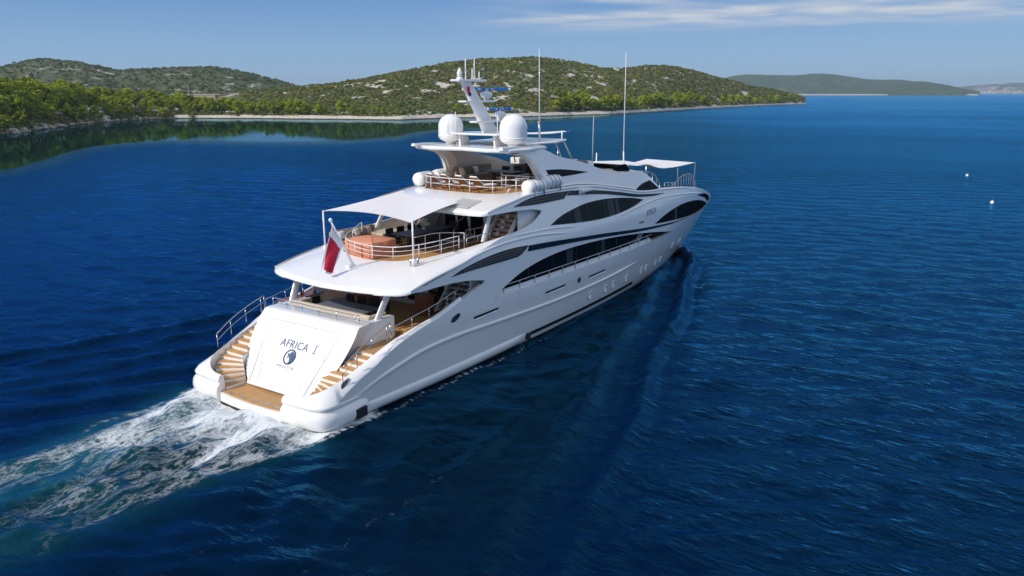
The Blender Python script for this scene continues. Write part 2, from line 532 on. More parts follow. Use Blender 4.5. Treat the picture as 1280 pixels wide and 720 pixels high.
bottom = [(x, -0.6) for x in np.arange(-0.9, 49.6, 0.5)]
stem = [(xstem(z) - 0.004, z) for z in np.arange(-0.6, 4.6, 0.25)]
H_loop = bottom + stem + list(reversed(r3_l)) + list(reversed(u2_l)) + list(reversed(e2_l)) + list(reversed(u1_l)) + list(reversed(q_l)) + [(-0.9, 1.2), (-0.95, 0.5)]
# drop near-duplicate neighbours
def clean(l, d=0.03):
    o = [l[0]]
    for p in l[1:]:
        if (p[0] - o[-1][0]) ** 2 + (p[1] - o[-1][1]) ** 2 > d * d: o.append(p)
    return o
H_loop = clean(H_loop)

win1 = [(11.36, 3.79), (12.33, 4.25), (14.01, 4.79), (15.77, 5.12), (17.65, 5.31), (19.65, 5.39), (21.79, 5.37), (24.45, 5.28), (27.98, 5.05), (32.6, 4.60), (38.6, 3.82), (36.4, 3.75), (33.5, 3.77), (28, 3.79), (20, 3.79)]
win2 = [(17.73, 7.17), (19.07, 7.56), (20.7, 7.83), (22.73, 8.03), (25.3, 8.03), (28.4, 7.80), (30.5, 7.53), (31.9, 7.28), (30.3, 7.01), (28.0, 6.80), (26.06, 6.73), (23.99, 6.74), (21.45, 6.87), (19.39, 7.03)]
win3 = [(33.74, 5.10), (35.85, 5.53), (38.86, 5.85), (41.15, 5.92), (44.4, 5.78), (47.2, 5.47), (49.8, 5.0), (51.6, 4.52), (50.2, 4.34), (47.8, 4.33), (45.0, 4.40), (40.2, 4.67), (36.9, 4.88)]
win4 = [(45.4, 6.14), (48.3, 5.98), (50.7, 5.62), (52.2, 5.20), (52.8, 4.86), (52.2, 4.56), (51.2, 4.84), (49.2, 5.46)]
w_l = {'w1': s2(win1, .3, closed=True, keep=(0, 10)), 'w2': s2(win2, .3, closed=True, keep=(0, 7)), 'w3': s2(win3, .3, closed=True, keep=(0, 7)), 'w4': s2(win4, .25, closed=True, keep=(0, 5))}
holes = [w_l['w1'], w_l['w2'], w_l['w3'], w_l['w4']]

stem_extra = []
for z in np.arange(-0.5, 5.4, 0.22):
    for d in (0.04, 0.12, 0.25, 0.45, 0.7, 1.0, 1.35, 1.7):
        stem_extra.append((xstem(z) - d, z))
mb = MB()
for sd_ in (-1, 1):
    panel(mb, H_loop, holes, sd_, step=0.36, thick=0.10, extra=stem_extra)
hull = mb.build('hull', M['white'], yacht)

# rub rail, spray strake, sheer ridges
kn = s2([(-0.05, 1.22), (0.55, 1.22), (1.22, 1.44), (2.25, 1.75), (3.38, 2.0), (4.87, 2.26), (6.48, 2.37), (8.78, 2.38), (11, 2.3), (14.18, 2.2), (18.99, 2.10), (24.76, 2.16), (31.48, 2.42)], .3)
ridge_b = s2([(26.25, 6.52), (29, 6.76), (31.79, 6.95), (36.14, 7.03), (41.37, 6.70), (45, 6.4), (48.23, 6.02)], .3)
ledge = s2([(11.3, 3.58), (9.6, 3.52), (8.0, 3.35), (6.6, 3.12)], .3)
for sd_ in (-1, 1):
    strip_on(MB(), kn, 0.26, 0.11, sd_).build('rub_rail', M['white'], hull)
    strip_on(MB(), s2([(0.4, 0.32), (5, .34), (10, .36), (15.3, .40)], .4), 0.62, 0.17, sd_).build('spray_strake', M['white'], hull)
    strip_on(MB(), r2_l, 0.16, 0.07, sd_).build('sheer_moulding', M['white'], hull)
    strip_on(MB(), s2([(17.4, 7.4), (15.8, 7.0), (13.2, 7.06), (19.6, 7.0)][1:3] + [(15.8, 7.0), (18.5, 6.98), (21.0, 6.78)], .3) if False else s2([(13.4, 7.1), (15.6, 7.06), (18.2, 6.95), (20.8, 6.72)], .3), 0.14, 0.05, sd_).build('sheer_moulding', M['white'], hull)
    strip_on(MB(), ridge_b, 0.14, 0.06, sd_).build('sheer_moulding', M['white'], hull)
    strip_on(MB(), r3_l[:110], 0.16, 0.07, sd_).build('sheer_moulding', M['white'], hull)
    # boot stripe
    bt = MB()
    panel(bt, [(x, .60 + max(0, x - 22) * .012) for x in np.arange(15.6, 32, .4)] + [(x, .36 + max(0, x - 22) * .006) for x in np.arange(31.8, 15.4, -.4)], (), sd_, off=0.03, thick=0.06, step=.3)
    bt.build('boot_stripe', M['navy'], hull)
    ft = MB()
    panel(ft, [(x, .06) for x in np.arange(-0.6, 50.2, .5)] + [(x, -.45) for x in np.arange(49.6, -0.8, -.5)], (), sd_, off=0.008, thick=0.02, step=.5)
    ft.build('antifouling', M['antifoul'], hull)
    # black fender block at the quarter
    fb = MB()
    fb.box((.48, sd_ * 5.13, .42), (.80, .16, .52), None, .05)
    fb.build('fender_block', M['rubber'], hull)
    fb = MB(); fb.box((15.35, sd_ * (HY(15.3, .4) + .08), .42), (.3, .3, .42), None, .04)
    fb.build('fender_block', M['rubber'], hull)

# windows: glass set back in the openings
def glass(key, depth, name='window', grow=0.12, label=None):
    for sd_ in (-1, 1):
        c = np.mean(np.array(w_l[key]), 0)
        lp = w_l[key]
        n = len(lp); gl = []
        for i in range(n):
            a = Vector(lp[i - 1]); b = Vector(lp[(i + 1) % n]); t = (b - a).normalized()
            q = Vector(lp[i]) + Vector((t.y, -t.x)) * grow * sgn(lp)
            gl.append((min(q.x, xstem(max(q.y, 0)) - .3), q.y))
        g = MB()
        panel(g, clean(gl, .05), (), sd_, off=-depth, thick=0.02, step=.5)
        o = g.build(name, M['black'], hull)
        if label: o['label'] = label
def sgn(lp):
    a = 0
    for p, q in zip(lp, lp[1:] + lp[:1]): a += p[0] * q[1] - q[0] * p[1]
    return 1 if a > 0 else -1
glass('w1', 0.42, grow=0.02); glass('w2', 0.115); glass('w3', 0.115); glass('w4', 0.115)
# pane joints and drawn curtains seen through the glass
def bar_on(key, x0, x1, dep, m, name, par):
    lp = w_l[key]
    def span(x):
        cr = [a[1] + (b[1] - a[1]) * (x - a[0]) / (b[0] - a[0]) for a, b in zip(lp, lp[1:] + lp[:1]) if (a[0] - x) * (b[0] - x) < 0]
        return (min(cr), max(cr)) if len(cr) > 1 else None
    a_, b_ = span(x0), span(x1)
    if not a_ or not b_: return
    for sd_ in (-1, 1):
        g = MB(); panel(g, [(x0, a_[0] - .03), (x1, b_[0] - .03), (x1, b_[1] + .03), (x0, a_[1] + .03)], (), sd_, off=-dep, thick=.008, step=.5); g.build(name, m, par)
for key, dep, xs_, cs_ in (('w2', .108, (20.4, 22.9, 25.4, 28.0), ((21.1, 21.9), (25.9, 26.8), (27.1, 27.6))), ('w3', .108, (38.5, 42.0, 45.5), ((39.0, 39.6),)), ('w1', .41, (15.5, 18.5, 21.5, 24.5, 27.5), ((20.2, 21.0), (25.1, 25.6)))):
    for x in xs_: bar_on(key, x, x + .05, dep, M['pane'], 'pane_joint', hull)
    for c0_, c1_ in cs_: bar_on(key, c0_, c1_, dep, M['drape'], 'curtain', hull)
# the long opening is a recess: close the rim between shell and glass
for sd_ in (-1, 1):
    lp = w_l['w1']; r = MB()
    lp2 = lp + lp[:1]
    r.loft([[V(p[0], sd_ * (HY(*p) - .09), p[1]) for p in lp2], [V(p[0], sd_ * (HY(*p) - .45), p[1]) for p in lp2]])
    r.build('window_recess', M['white'], hull)

# walkway rail, panel and stanchions along the long window
for sd_ in (-1, 1):
    pn = MB()
    panel(pn, [(11.75, 3.80)] + [(x, 3.80) for x in np.arange(12.2, 33.8, .5)] + [(x, 4.07) for x in np.arange(33.2, 12.1, -.5)] , (), sd_, off=-.16, thick=.03, step=.5)
    pn.build('walkway_bulwark', M['white'], hull)
    rl = MB()
    top = [V(x, sd_ * (HY(x, 4.2) - .14), 4.30) for x in np.arange(12.5, 33.6, .6)]
    rl.tube(top, .035, 6)
    st = np.arange(12.5, 33.6, 1.68)
    for x in st:
        rl.rod((x, sd_ * (HY(x, 3.8) - .14), 3.8), (x, sd_ * (HY(x, 4.2) - .14), 4.30), .026, n=6)
    rl.build('walkway_rail', M['steel'], hull)
    ld = MB()   # boarding ladder stowed against the window
    yy = sd_ * (HY(31.5, 4.3) - .20)
    for dx in (0, .62):
        ld.box((30.9 + dx, yy, 4.45), (.07, .05, 1.35), Matrix.Rotation(R(48), 3, 'Y'))
    for k in range(6):
        t = (k + .5) / 6 - .5
        ld.box((31.21 + t * 1.0, yy, 4.45 + t * .9), (.60, .16, .045))
    for dx in (-.5, -.2, .1):
        ld.rod((30.6 + dx, yy, 3.80), (30.6 + dx, yy, 4.35), .035, n=6)
    ld.build('boarding_ladder', M['grey'], hull)

# slots, fairlead, portholes, hawse, anchor roller
for sd_ in (-1, 1):
    for x0, x1, zz in ((9.4, 11.75, 3.06), (17.0, 19.45, 2.94), (22.75, 25.2, 2.90)):
        s_ = MB()
        panel(s_, [(x0, zz - .09), (x1, zz - .03), (x1 + .04, zz + .05), (x1, zz + .10), (x0, zz + .06)], (), sd_, off=0.012, thick=.03, step=.4)
        s_.build('freeing_port', M['rubber'], hull)
        strip_on(MB(), s2([(x0 - .05, zz - .15), (x1 + .1, zz - .09)], .3), .07, .05, sd_).build('freeing_port_lip', M['white'], hull)
    f_ = MB(); f_.lathe([(0, 0), (.2, 0), (.2, .06), (.13, .08), (0, .05)], (21.3, sd_ * (HY(21.3, 2.97) - .02), 2.97), 16, Matrix.Rotation(R(90 * -sd_), 3, 'X'))
    f_.build('fairlead', M['rubber'], hull)
    for x, z in ((23.5, 1.36), (26.0, 1.33), (27.3, 1.37), (29.8, 1.37), (32.9, 1.38), (34.05, 1.35), (36.5, 1.35), (37.9, 1.37), (40.6, 2.15), (43.5, 2.05)):
        y0 = HY(x, z); nx = -(HY(x + .1, z) - HY(x - .1, z)) / .2; nz = -(HY(x, z + .1) - HY(x, z - .1)) / .2
        nn = V(nx, 1, nz).normalized(); nn.y *= sd_; nn = V(nx, sd_, nz).normalized()
        q = nn.to_track_quat('Z', 'Y').to_matrix()
        p_ = MB(); p_.lathe([(.33, -.02), (.33, .03), (.27, .05), (.25, .012), (0, .01)], V(x, sd_ * y0, z), 20, q)
        p_.build('porthole', M['white'], hull)
    h_ = MB()
    c = V(7.75, sd_ * HY(7.75, 3.46), 3.46)
    for k in range(20):
        pass
    ring = [(c.x + .42 * math.cos(a) * (1 if abs(math.cos(a)) < .8 else .95), c.z + .17 * math.sin(a) + .11 * math.cos(a)) for a in np.linspace(0, 2 * math.pi, 24, endpoint=False)]
    panel(h_, ring, (), sd_, off=.03, thick=.04, step=.3)
    h_.build('mooring_port', M['chrome'], hull)
    h2 = MB(); ring = [(c.x + .30 * math.cos(a), c.z + .10 * math.sin(a) + .08 * math.cos(a)) for a in np.linspace(0, 2 * math.pi, 20, endpoint=False)]
    panel(h2, ring, (), sd_, off=.037, thick=.01, step=.3)
    h2.build('mooring_port_hole', M['rubber'], hull)
    g_ = MB(); panel(g_, [(30.6, 5.55), (31.5, 5.53), (31.5, 5.70), (30.6, 5.72)], (), sd_, off=.012, thick=.02, step=.3)
    g_.build('side_light', M['brass'], hull)

# dark stripes and louvred vents
stripe1 = [(15.0, 6.33), (17.63, 6.19), (20.68, 5.97), (25.28, 5.64), (30.81, 5.17), (37.98, 4.68), (43.2, 4.42), (38.0, 4.56), (30.8, 4.96), (25.3, 5.38), (20.69, 5.69), (17.64, 5.85), (14.8, 6.00)]
stripe2 = [(20.85, 9.06), (23.24, 8.86), (25.5, 8.60), (27.9, 8.26), (30.8, 7.82), (33.88, 7.52), (36.4, 7.33), (33.84, 7.36), (30.66, 7.62), (27.66, 8.06), (25.42, 8.36), (23.15, 8.58), (20.3, 8.79)]
vent1 = [(7.44, 5.80), (8.56, 6.07), (10.04, 6.27), (11.61, 6.40), (13.4, 6.43), (14.95, 6.36), (14.5, 6.10), (14.1, 5.92), (13.7, 5.84), (11.94, 5.83), (10.01, 5.84), (8.55, 5.82)]
vent2 = [(14.11, 8.74), (15.33, 8.98), (16.72, 9.12), (18.6, 9.12), (20.74, 9.06), (20.2, 8.80), (19.9, 8.63), (18.44, 8.62), (16.56, 8.63)]
for sd_ in (-1, 1):
    for st_, kp in ((stripe1, (0, 6, 12)), (stripe2, (0, 6, 12))):
        b_ = MB(); panel(b_, clean(s2(st_, .25, closed=True, keep=kp), .05), (), sd_, off=.03, thick=.06, step=.22)
        b_.build('dark_stripe', M['navy'], hull)
    for vt, kp, nl in ((vent1, (0, 5, 8), 4), (vent2, (0, 4, 6), 3)):
        lp = clean(s2(vt, .25, closed=True, keep=kp), .05)
        b_ = MB(); panel(b_, lp, (), sd_, off=.03, thick=.06, step=.22)
        b_ = b_.build('vent', M['rubber'], hull)
        sl = MB()
        zs = [p[1] for p in lp]; x0 = min(p[0] for p in lp); x1 = max(p[0] for p in lp)
        for k in range(1, nl):
            pts = []
            for x in np.arange(x0 + .3, x1, .3):
                zz = [p for p in lp]
                # span of the outline at this x
                cr = []
                for a, b in zip(lp, lp[1:] + lp[:1]):
                    if (a[0] - x) * (b[0] - x) < 0: cr.append(a[1] + (b[1] - a[1]) * (x - a[0]) / (b[0] - a[0]))
                if len(cr) >= 2 and max(cr) - min(cr) > .14: pts.append((x, min(cr) + (max(cr) - min(cr)) * k / nl))
            if len(pts) > 3: strip_on(sl, pts, .04, .055, sd_)
        sl.build('louvre', M['louvre'], b_)

# ---------------------------------------------------------------- stern
def mir(l):
    return [V(p[0], -p[1], p[2]) for p in l]
# rounded bumper that wraps the stern corner
plan = [(1.1, 5.0), (0.2, 5.06), (-0.6, 5.10), (-1.25, 5.08), (-1.70, 4.88), (-1.93, 4.42), (-2.0, 3.7), (-2.03, 3.0), (-2.04, 2.42)]
pl = smooth_line([Vector((a, b)) for a, b in plan], .18)
prof = [(-.45, .07), (-.20, .06), (-.03, .12), (.10, .26), (.14, .45), (.13, .62), (.08, .82), (-.04, .96), (-.10, 1.02), (-.08, 1.07), (-.03, 1.13), (-.02, 1.20), (-.07, 1.27)]
for sd_ in (-1, 1):
    rings = []
    for i, p in enumerate(pl):
        a = pl[max(i - 1, 0)]; b = pl[min(i + 1, len(pl) - 1)]
        t = (b - a).normalized(); nn = Vector((-t.y, t.x))
        if nn.dot(p - Vector((1, 0))) < 0: nn = -nn
        fwd = min(max((p.x - 0.2) / 0.9, 0), 1)
        rings.append([V(p.x + nn.x * (d - .10 * fwd), sd_ * (p.y + nn.y * (d - .10 * fwd)), z) for d, z in prof])
    q = MB(); q.loft(rings)
    e = rings[-1]
    q.add(e + [V(-1.78, e[0].y, 1.44), V(-1.70, e[0].y, 1.40), V(-1.70, e[0].y, -.5)], [tuple(range(len(e) + 2))])
    sq = q.build('stern_quarter', M['white'], yacht)
    u_ = MB(); u_.loft([[V(r[0].x + .10, r[0].y * .99, .10) for r in rings], [V(r[0].x + .16, r[0].y * .98, -.6) for r in rings]]); u_.build('antifouling', M['antifoul'], sq)

# quarter cap: white shoulder that runs from the stern corner up to the bulwark, with the stair well inside it
def resample(l, n):
    d = [0]
    for a, b in zip(l, l[1:]): d.append(d[-1] + (b - a).length)
    o = []
    j = 0
    for k in range(n):
        t = d[-1] * k / (n - 1)
        while j < len(d) - 2 and d[j + 1] < t: j += 1
        f = (t - d[j]) / max(d[j + 1] - d[j], 1e-9)
        o.append(l[j].lerp(l[j + 1], f))
    return o
Lq = [p for p in q_l if p[0] < 8.4]
for sd_ in (-1, 1):
    OA = [V(p.x + .06, p.y - .02, 1.25) for p in reversed(pl) if p.x < -.75] + [V(-.73, HY(-.73, 1.28), 1.28)]
    IA = smooth_line([V(-1.78, 2.42, 1.44), V(-1.74, 3.0, 1.46), V(-1.52, 3.7, 1.58), (V(-1.05, 4.25, 1.80)), V(-.45, 4.48, 2.02)], .2)
    IB = smooth_line([V(-.45, 4.48, 2.02), V(.3, 4.54, 2.24), V(1.3, 4.60, 2.58), V(2.4, 4.63, 2.95), V(3.2, 4.70, 3.22), V(4.8, 4.88, 3.62), V(6.4, 4.95, 3.92), V(8.4, 5.0, 4.50)], .2)
    OB = [V(x, HY(x, z), z) for x, z in Lq]
    O = resample(OA, 18)[:-1] + resample(OB, 40); I = resample(IA, 18)[:-1] + resample(IB, 40)
    mid = []; mid2 = []
    for a_, b_ in zip(O, I):
        up = min((b_ - a_).length * .22, .09)
        out_n = V(0, 1, 0) if a_.x > -1 else V(-.7, .7, 0)
        mid.append(a_.lerp(b_, .22) + V(0, 0, up) + out_n * up * .25); mid2.append(a_.lerp(b_, .7) + V(0, 0, up * .8))
    dn = [V(p.x, p.y - .02, max(p.z - 1.25, .45)) for p in I]
    f_ = lambda l: [V(p.x, sd_ * p.y, p.z) for p in l]
    q = MB(); q.loft([f_(O), f_(mid), f_(mid2), f_(I)]); q.loft([f_(I), f_(dn)], smooth=False)
    cp = q.build('bulwark_cap', M['white'], yacht)
    # oval hawse plate on the shoulder
    k = 19; c_ = O[k].lerp(I[k], .52) + V(0, 0, .075); t_ = (O[k + 1] - O[k - 2]).normalized(); w_ = (I[k] - O[k]).normalized()
    ov = MB(); ov.add(f_([c_ + t_ * .40 * math.cos(a) + w_ * .16 * math.sin(a) for a in np.linspace(0, 6.283, 26, endpoint=False)]), [tuple(range(26))])
    nn = t_.cross(w_); nn = nn if nn.z > 0 else -nn
    ov = MB(); ov.prism(f_([c_ + t_ * .40 * math.cos(a) + w_ * .16 * math.sin(a) for a in np.linspace(0, 6.283, 26, endpoint=False)]), V(nn.x, sd_ * nn.y, nn.z) * .03)
    hp = ov.build('hawse_plate', M['chrome'], cp)
    ov = MB(); c2 = c_ + nn * .025; ov.prism(f_([c2 + t_ * .30 * math.cos(a) + w_ * .10 * math.sin(a) for a in np.linspace(0, 6.283, 26, endpoint=False)]), V(nn.x, sd_ * nn.y, nn.z) * .012)
    ov.build('hawse_hole', M['rubber'], hp)

# swim platform
pf = [V(-1.98, -2.6, 0), V(-2.10, -1.4, 0), V(-2.15, 0, 0), V(-2.10, 1.4, 0), V(-1.98, 2.6, 0), V(1.0, 2.6, 0), V(1.0, -2.6, 0)]
b_ = MB(); b_.prism([p + V(0, 0, .12) for p in pf], (0, 0, .44)); plat = b_.build('swim_platform', M['white'], yacht)
b_ = MB(); b_.prism([V(p.x + (.12 if p.x < 0 else 0), p.y * .985, .56) for p in pf], (0, 0, .044)); b_.build('teak_deck', M['teak'], plat)
b_ = MB(); b_.prism([V(p.x + (.10 if p.x < 0 else 0), p.y, -.4) for p in pf], (0, 0, .52)); b_.build('platform_underside', M['antifoul'], plat)
for k, (x, y) in enumerate(((-1.75, .9), (-1.7, -.1), (-1.65, -.9), (-1.7, -1.7), (-1.8, 1.7))):
    b_ = MB(); b_.box((x, y, .607), (.16, .34, .02), Matrix.Rotation(R(8), 3, 'Z'), .008); b_.build('deck_fitting', M['steel'], plat)

# transom block between the two stairs
def tp(s, y, d=0.0):
    """point on the sloping transom: s metres up the slope, y to port, d proud"""
    return V(-.48 + .6102 * s - .7923 * d, y, .65 + .7923 * s + .6102 * d)
tl = [(0.0, 2.22), (.2, 2.30), (.56, 2.66), (1.1, 3.02), (1.68, 3.32), (2.4, 3.52), (3.2, 3.62), (3.9, 3.62), (4.12, 3.56)]
tl = [(p.x, p.y) for p in smooth_line([Vector(p) for p in tl], .25)]
ys = np.linspace(-1, 1, 17)
b_ = MB()
front = [[tp(s, w * k, .10 * (1 - k * k)) for k in ys] for s, w in tl]
crown = front[-1]
front.append([p + V(.13, 0, .06) for p in crown])
front.append([p + V(.35, 0, .08) for p in crown])
b_.loft(front)
topb = [V(3.25, 3.50 * k, 4.02) for k in ys]
b_.loft([front[-1], topb])
for e in (0, -1):
    sec = [r[e] for r in front] + [topb[e], V(3.25, topb[e].y, 1.0), V(1.0, topb[e].y * .66, .5)]
    b_.add(sec, [tuple(range(len(sec)))])
b_.add([topb[0], topb[-1], V(3.25, 3.5, 2.7), V(3.25, -3.5, 2.7)], [(0, 1, 2, 3)])
for sg in (-1, 1):
    b_.box((4.0, sg * 3.28, 3.43), (1.56, .44, 1.17), None, .06)
transom = b_.build('transom', M['white'], yacht)
def seam(name, pts, r=.012):
    b = MB(); b.tube([tp(s, y, .10 * (1 - (y / 3.4) ** 2) + .004) for s, y in pts], r, 6); return b.build(name, M['grey'], transom)
g = smooth_line([Vector(p) for p in ((.1, -2.05), (3.5, -2.62), (3.67, -2.45), (3.67, 2.45), (3.5, 2.62), (.1, 2.05))], .3, keep=(0, 1, 2, 3, 4, 5))
seam('garage_door_seam', [(p.x, p.y) for p in g])
for sg in (-1, 1):
    g = smooth_line([Vector(p) for p in ((.35, 1.45 * sg), (1.1, 1.72 * sg), (1.8, 2.05 * sg), (2.25, 2.5 * sg), (2.5, 3.05 * sg), (2.6, 3.45 * sg))], .25)
    b = MB(); b.loft([[tp(p.x, p.y, .10 * (1 - (p.y / 3.4) ** 2) + .002) for p in g], [tp(p.x + .04, p.y + .05 * sg, .10 * (1 - (p.y / 3.4) ** 2) + .035) for p in g], [tp(p.x + .08, p.y + .22 * sg * (1 - i / len(g)), .10 * (1 - (p.y / 3.4) ** 2) + .003) for i, p in enumerate(g)]])
    b.build('moulded_crease', M['white'], transom)

def text_mesh(txt, size, ext=0.012, xs=1.0, serif=0.0, shear=0.0):
    cu = bpy.data.curves.new('lettering', 'FONT')
    cu.body = txt; cu.size = size; cu.extrude = ext; cu.align_x = 'CENTER'; cu.space_character = 1.06; cu.shear = shear
    cu.offset = -0.004 * size
    o = bpy.data.objects.new('lettering', cu); COL.objects.link(o)
    dg = bpy.context.evaluated_depsgraph_get()
    me = bpy.data.meshes.new_from_object(o.evaluated_get(dg))
    vs = [(v.co.x * xs, v.co.y, v.co.z) for v in me.vertices]; fs = [tuple(p.vertices) for p in me.polygons]
    bpy.data.objects.remove(o)
    return vs, fs
def lettering(txt, size, s0, yc, m, xs=1.0, serifs=()):
    vs, fs = text_mesh(txt, size, .010, xs)
    b = MB()
    f_ = lambda x, y, z: tp(s0 + y, yc - x, .10 * (1 - ((yc - x) / 3.4) ** 2) + .008 + z)
    b.add([f_(*v) for v in vs], fs)
    for x, y, w in serifs:
        k = [f_(x - w, y - .012, 0), f_(x + w, y - .012, 0), f_(x + w, y + .018, 0), f_(x - w, y + .018, 0)]
        b.prism(k, tp(0, 0, .012) - tp(0, 0, 0))
    return b.build('lettering', m, transom)
lettering('AFRICA', .60, 2.36, 0.02, M['chrome'], .98)
lettering('I', .60, 2.36, -1.50, M['chrome'], .8, [(0, 0, .12), (0, .43, .12)])
lettering('VALLETTA', .22, 1.26, 0.0, M['grey'], 1.25)
# round emblem: chrome ring with a dark land-like half and a pale crescent
em = MB()
ec = 1.88
disc = lambda r, d, n=40: [tp(ec + r * math.sin(a), -.03 + r * math.cos(a), .10 + d) for a in np.linspace(0, 2 * math.pi, n, endpoint=False)]
o_, i_ = disc(.42, .02), disc(.35, .02)
em.loft([disc(.42, .0), o_, i_, disc(.35, 0)], closed=True)
em.loft([o_ + o_[:1], i_ + i_[:1]])
emb = em.build('emblem', M['chrome'], transom)
blob = [(.05, .33), (.2, .26), (.33, .1), (.34, -.06), (.28, -.2), (.15, -.31), (.02, -.34), (.08, -.2), (.02, -.1), (-.04, -.02), (.03, .06), (-.06, .02), (-.14, -.08), (-.2, -.04), (-.12, .06), (-.22, .1), (-.18, .19), (-.06, .17), (-.02, .25)]
b_ = MB(); b_.prism([tp(ec + y, -.03 - x, .104) for x, y in blob], tp(0, 0, .014) - tp(0, 0, 0)); b_.build('emblem_figure', M['chrome'], emb)

# stairs at both quarters: a fan of treads, then a straight flight
for sd_ in (-1, 1):
    b_ = MB()
    stair = None
    treads = []
    px, py = -.10, 2.35
    zt = Z_PLAT + .19
    nf = 6
    ww = [(-2.0, 2.5), (-1.75, 3.2), (-1.45, 3.8), (-1.05, 4.25), (-.6, 4.5), (-.1, 4.66)]
    def outer(t):
        l = [(-1.62, 2.35), (-1.58, 2.9), (-1.40, 3.4), (-1.12, 3.85), (-.75, 4.22), (-.36, 4.45), (-.05, 4.55)]
        i = min(int(t * 6), 5); f = t * 6 - i
        return Vector((l[i][0] + (l[i + 1][0] - l[i][0]) * f, l[i][1] + (l[i + 1][1] - l[i][1]) * f))
    for k in range(nf):
        o0 = outer(k / nf); o1 = outer((k + 1) / nf)
        i0 = Vector((px - .30 * (1 - k / nf), py + .0)) + Vector((0.10 * k / nf, .12 * k)); i1 = Vector((px - .30 * (1 - (k + 1) / nf), py)) + Vector((0.10 * (k + 1) / nf, .12 * (k + 1)))
        treads.append(([i0, o0, o1, i1], zt)); zt += .188
    x = 0.0
    for k in range(6):
        wi = 3.05 + min(k, 3) * .13
        treads.append(([Vector((x, wi)), Vector((x, 4.56)), Vector((x + .42, 4.58)), Vector((x + .42, wi + .05))], zt)); x += .40; zt += .188
    body = MB()
    for pts, z in treads:
        body.prism([V(p.x, sd_ * p.y, .4) for p in pts], (0, 0, z - .05 - .4))
    stair = body.build('stern_stair', M['white'], yacht)
    for pts, z in treads:
        c = sum((p for p in pts), Vector((0, 0))) / 4
        t_ = MB(); t_.prism([V(*(c + (p - c) * 1.02), 0) * 1 + V(0, 0, z - .05) if False else V((c + (p - c) * 1.03).x, sd_ * (c + (p - c) * 1.0).y, z - .05) for p in pts], (0, 0, .05))
        t_.build('tread', M['teak_x'], stair)

# ---------------------------------------------------------------- decks
def deck(name, outline, z, th, m, tm=None, inset=.12):
    b = MB(); b.prism([V(x, y, z - th) for x, y in outline], (0, 0, th - .02)); d = b.build(name, m, yacht)
    if tm:
        b = MB(); b.prism([V(x, y, z - .02) for x, y in outline], (0, 0, .02)); b.build('teak_deck', tm, d)
    return d
main_o = [(2.3, -4.62), (4, -4.75), (11, -4.85), (13.5, -4.8), (13.5, 4.8), (11, 4.85), (4, 4.75), (2.3, 4.62)]
deck('main_deck', main_o, Z_MAIN, .2, M['white'], M['teak'])
# bulwark inner walls beside the main deck
for sd_ in (-1, 1):
    ins = [(x, z) for x, z in q_l if x > 4]
    b_ = MB(); b_.loft([[V(x, sd_ * (HY(x, z) - .22), z + .02) for x, z in ins], [V(x, sd_ * (HY(x, z) - .30), Z_MAIN - .05) for x, z in ins]])
    b_.build('inner_bulwark', M['white'], yacht)

# upper deck overhang: outer rim to deck rim, rounded edge and flat underside
rim_out = [(2.95, 0, 5.46), (3.05, -1.6, 5.48), (3.30, -3.2, 5.50), (3.62, -4.3, 5.53), (3.95, -4.95, 5.56), (4.35, -5.17, 5.62)]
rim_in = [(6.55, 0, 6.30), (6.58, -.9, 6.33), (6.72, -1.9, 6.40), (7.05, -2.55, 6.47), (7.6, -3.0, 6.52), (8.3, -3.35, 6.60)]
def halfcurve(l, tail):
    s = smooth_line([Vector(p) for p in l], .3) + [Vector(p) for p in tail]
    return s
tail_o = [V(x, -HY(x, z), z) for x, z in e2_l if x > 4.6 and x < 13]
ro = halfcurve(rim_out, tail_o)
tail_i_pts = [(9.2, -3.75, 6.72), (10.2, -4.2, 6.86), (11.4, -4.62, 7.05), (12.4, -4.82, 7.17), (12.95, -4.93, 7.23)]
ri = smooth_line([Vector(p) for p in rim_in + tail_i_pts], .3)
def resample(l, n):
    d = [0]
    for a, b in zip(l, l[1:]): d.append(d[-1] + (b - a).length)
    o = []
    j = 0
    for k in range(n):
        t = d[-1] * k / (n - 1)
        while j < len(d) - 2 and d[j + 1] < t: j += 1
        f = (t - d[j]) / max(d[j + 1] - d[j], 1e-9)
        o.append(l[j].lerp(l[j + 1], f))
    return o
NR = 60
ro_r = resample(ro, NR); ri_r = resample(ri, NR)
def both(l):
    return list(reversed([V(p.x, -p.y, p.z) for p in l[1:]])) + l
def overhang(name, ro_r, ri_r, drop, floor_z, bulge=.10):
    rows = []
    rows.append(both([p + V(.12 if i < NR * .25 else 0, 0, -drop) for i, p in enumerate(ro_r)]))
    rows.append(both([p + V(.0, 0, -drop * .55) for p in ro_r]))
    rows.append(both(ro_r))
    for t in (.12, .3, .5, .7, .88):
        rows.append(both([a.lerp(b, t) + V(0, 0, bulge * math.sin(math.pi * t) * min(1, (b - a).length / 2)) for a, b in zip(ro_r, ri_r)]))
    rows.append(both(ri_r))
    b = MB(); b.loft(rows)
    o = b.build(name, M['white'], yacht)
    inner = both(ri_r)
    b = MB(); b.loft([inner, [V(p.x + .03, p.y * .99, floor_z - .05) for p in inner]], smooth=False); b.build('deck_coaming', M['white'], o)
    return o
up_over = overhang('upper_deck_overhang', ro_r, ri_r, .12, Z_UP)
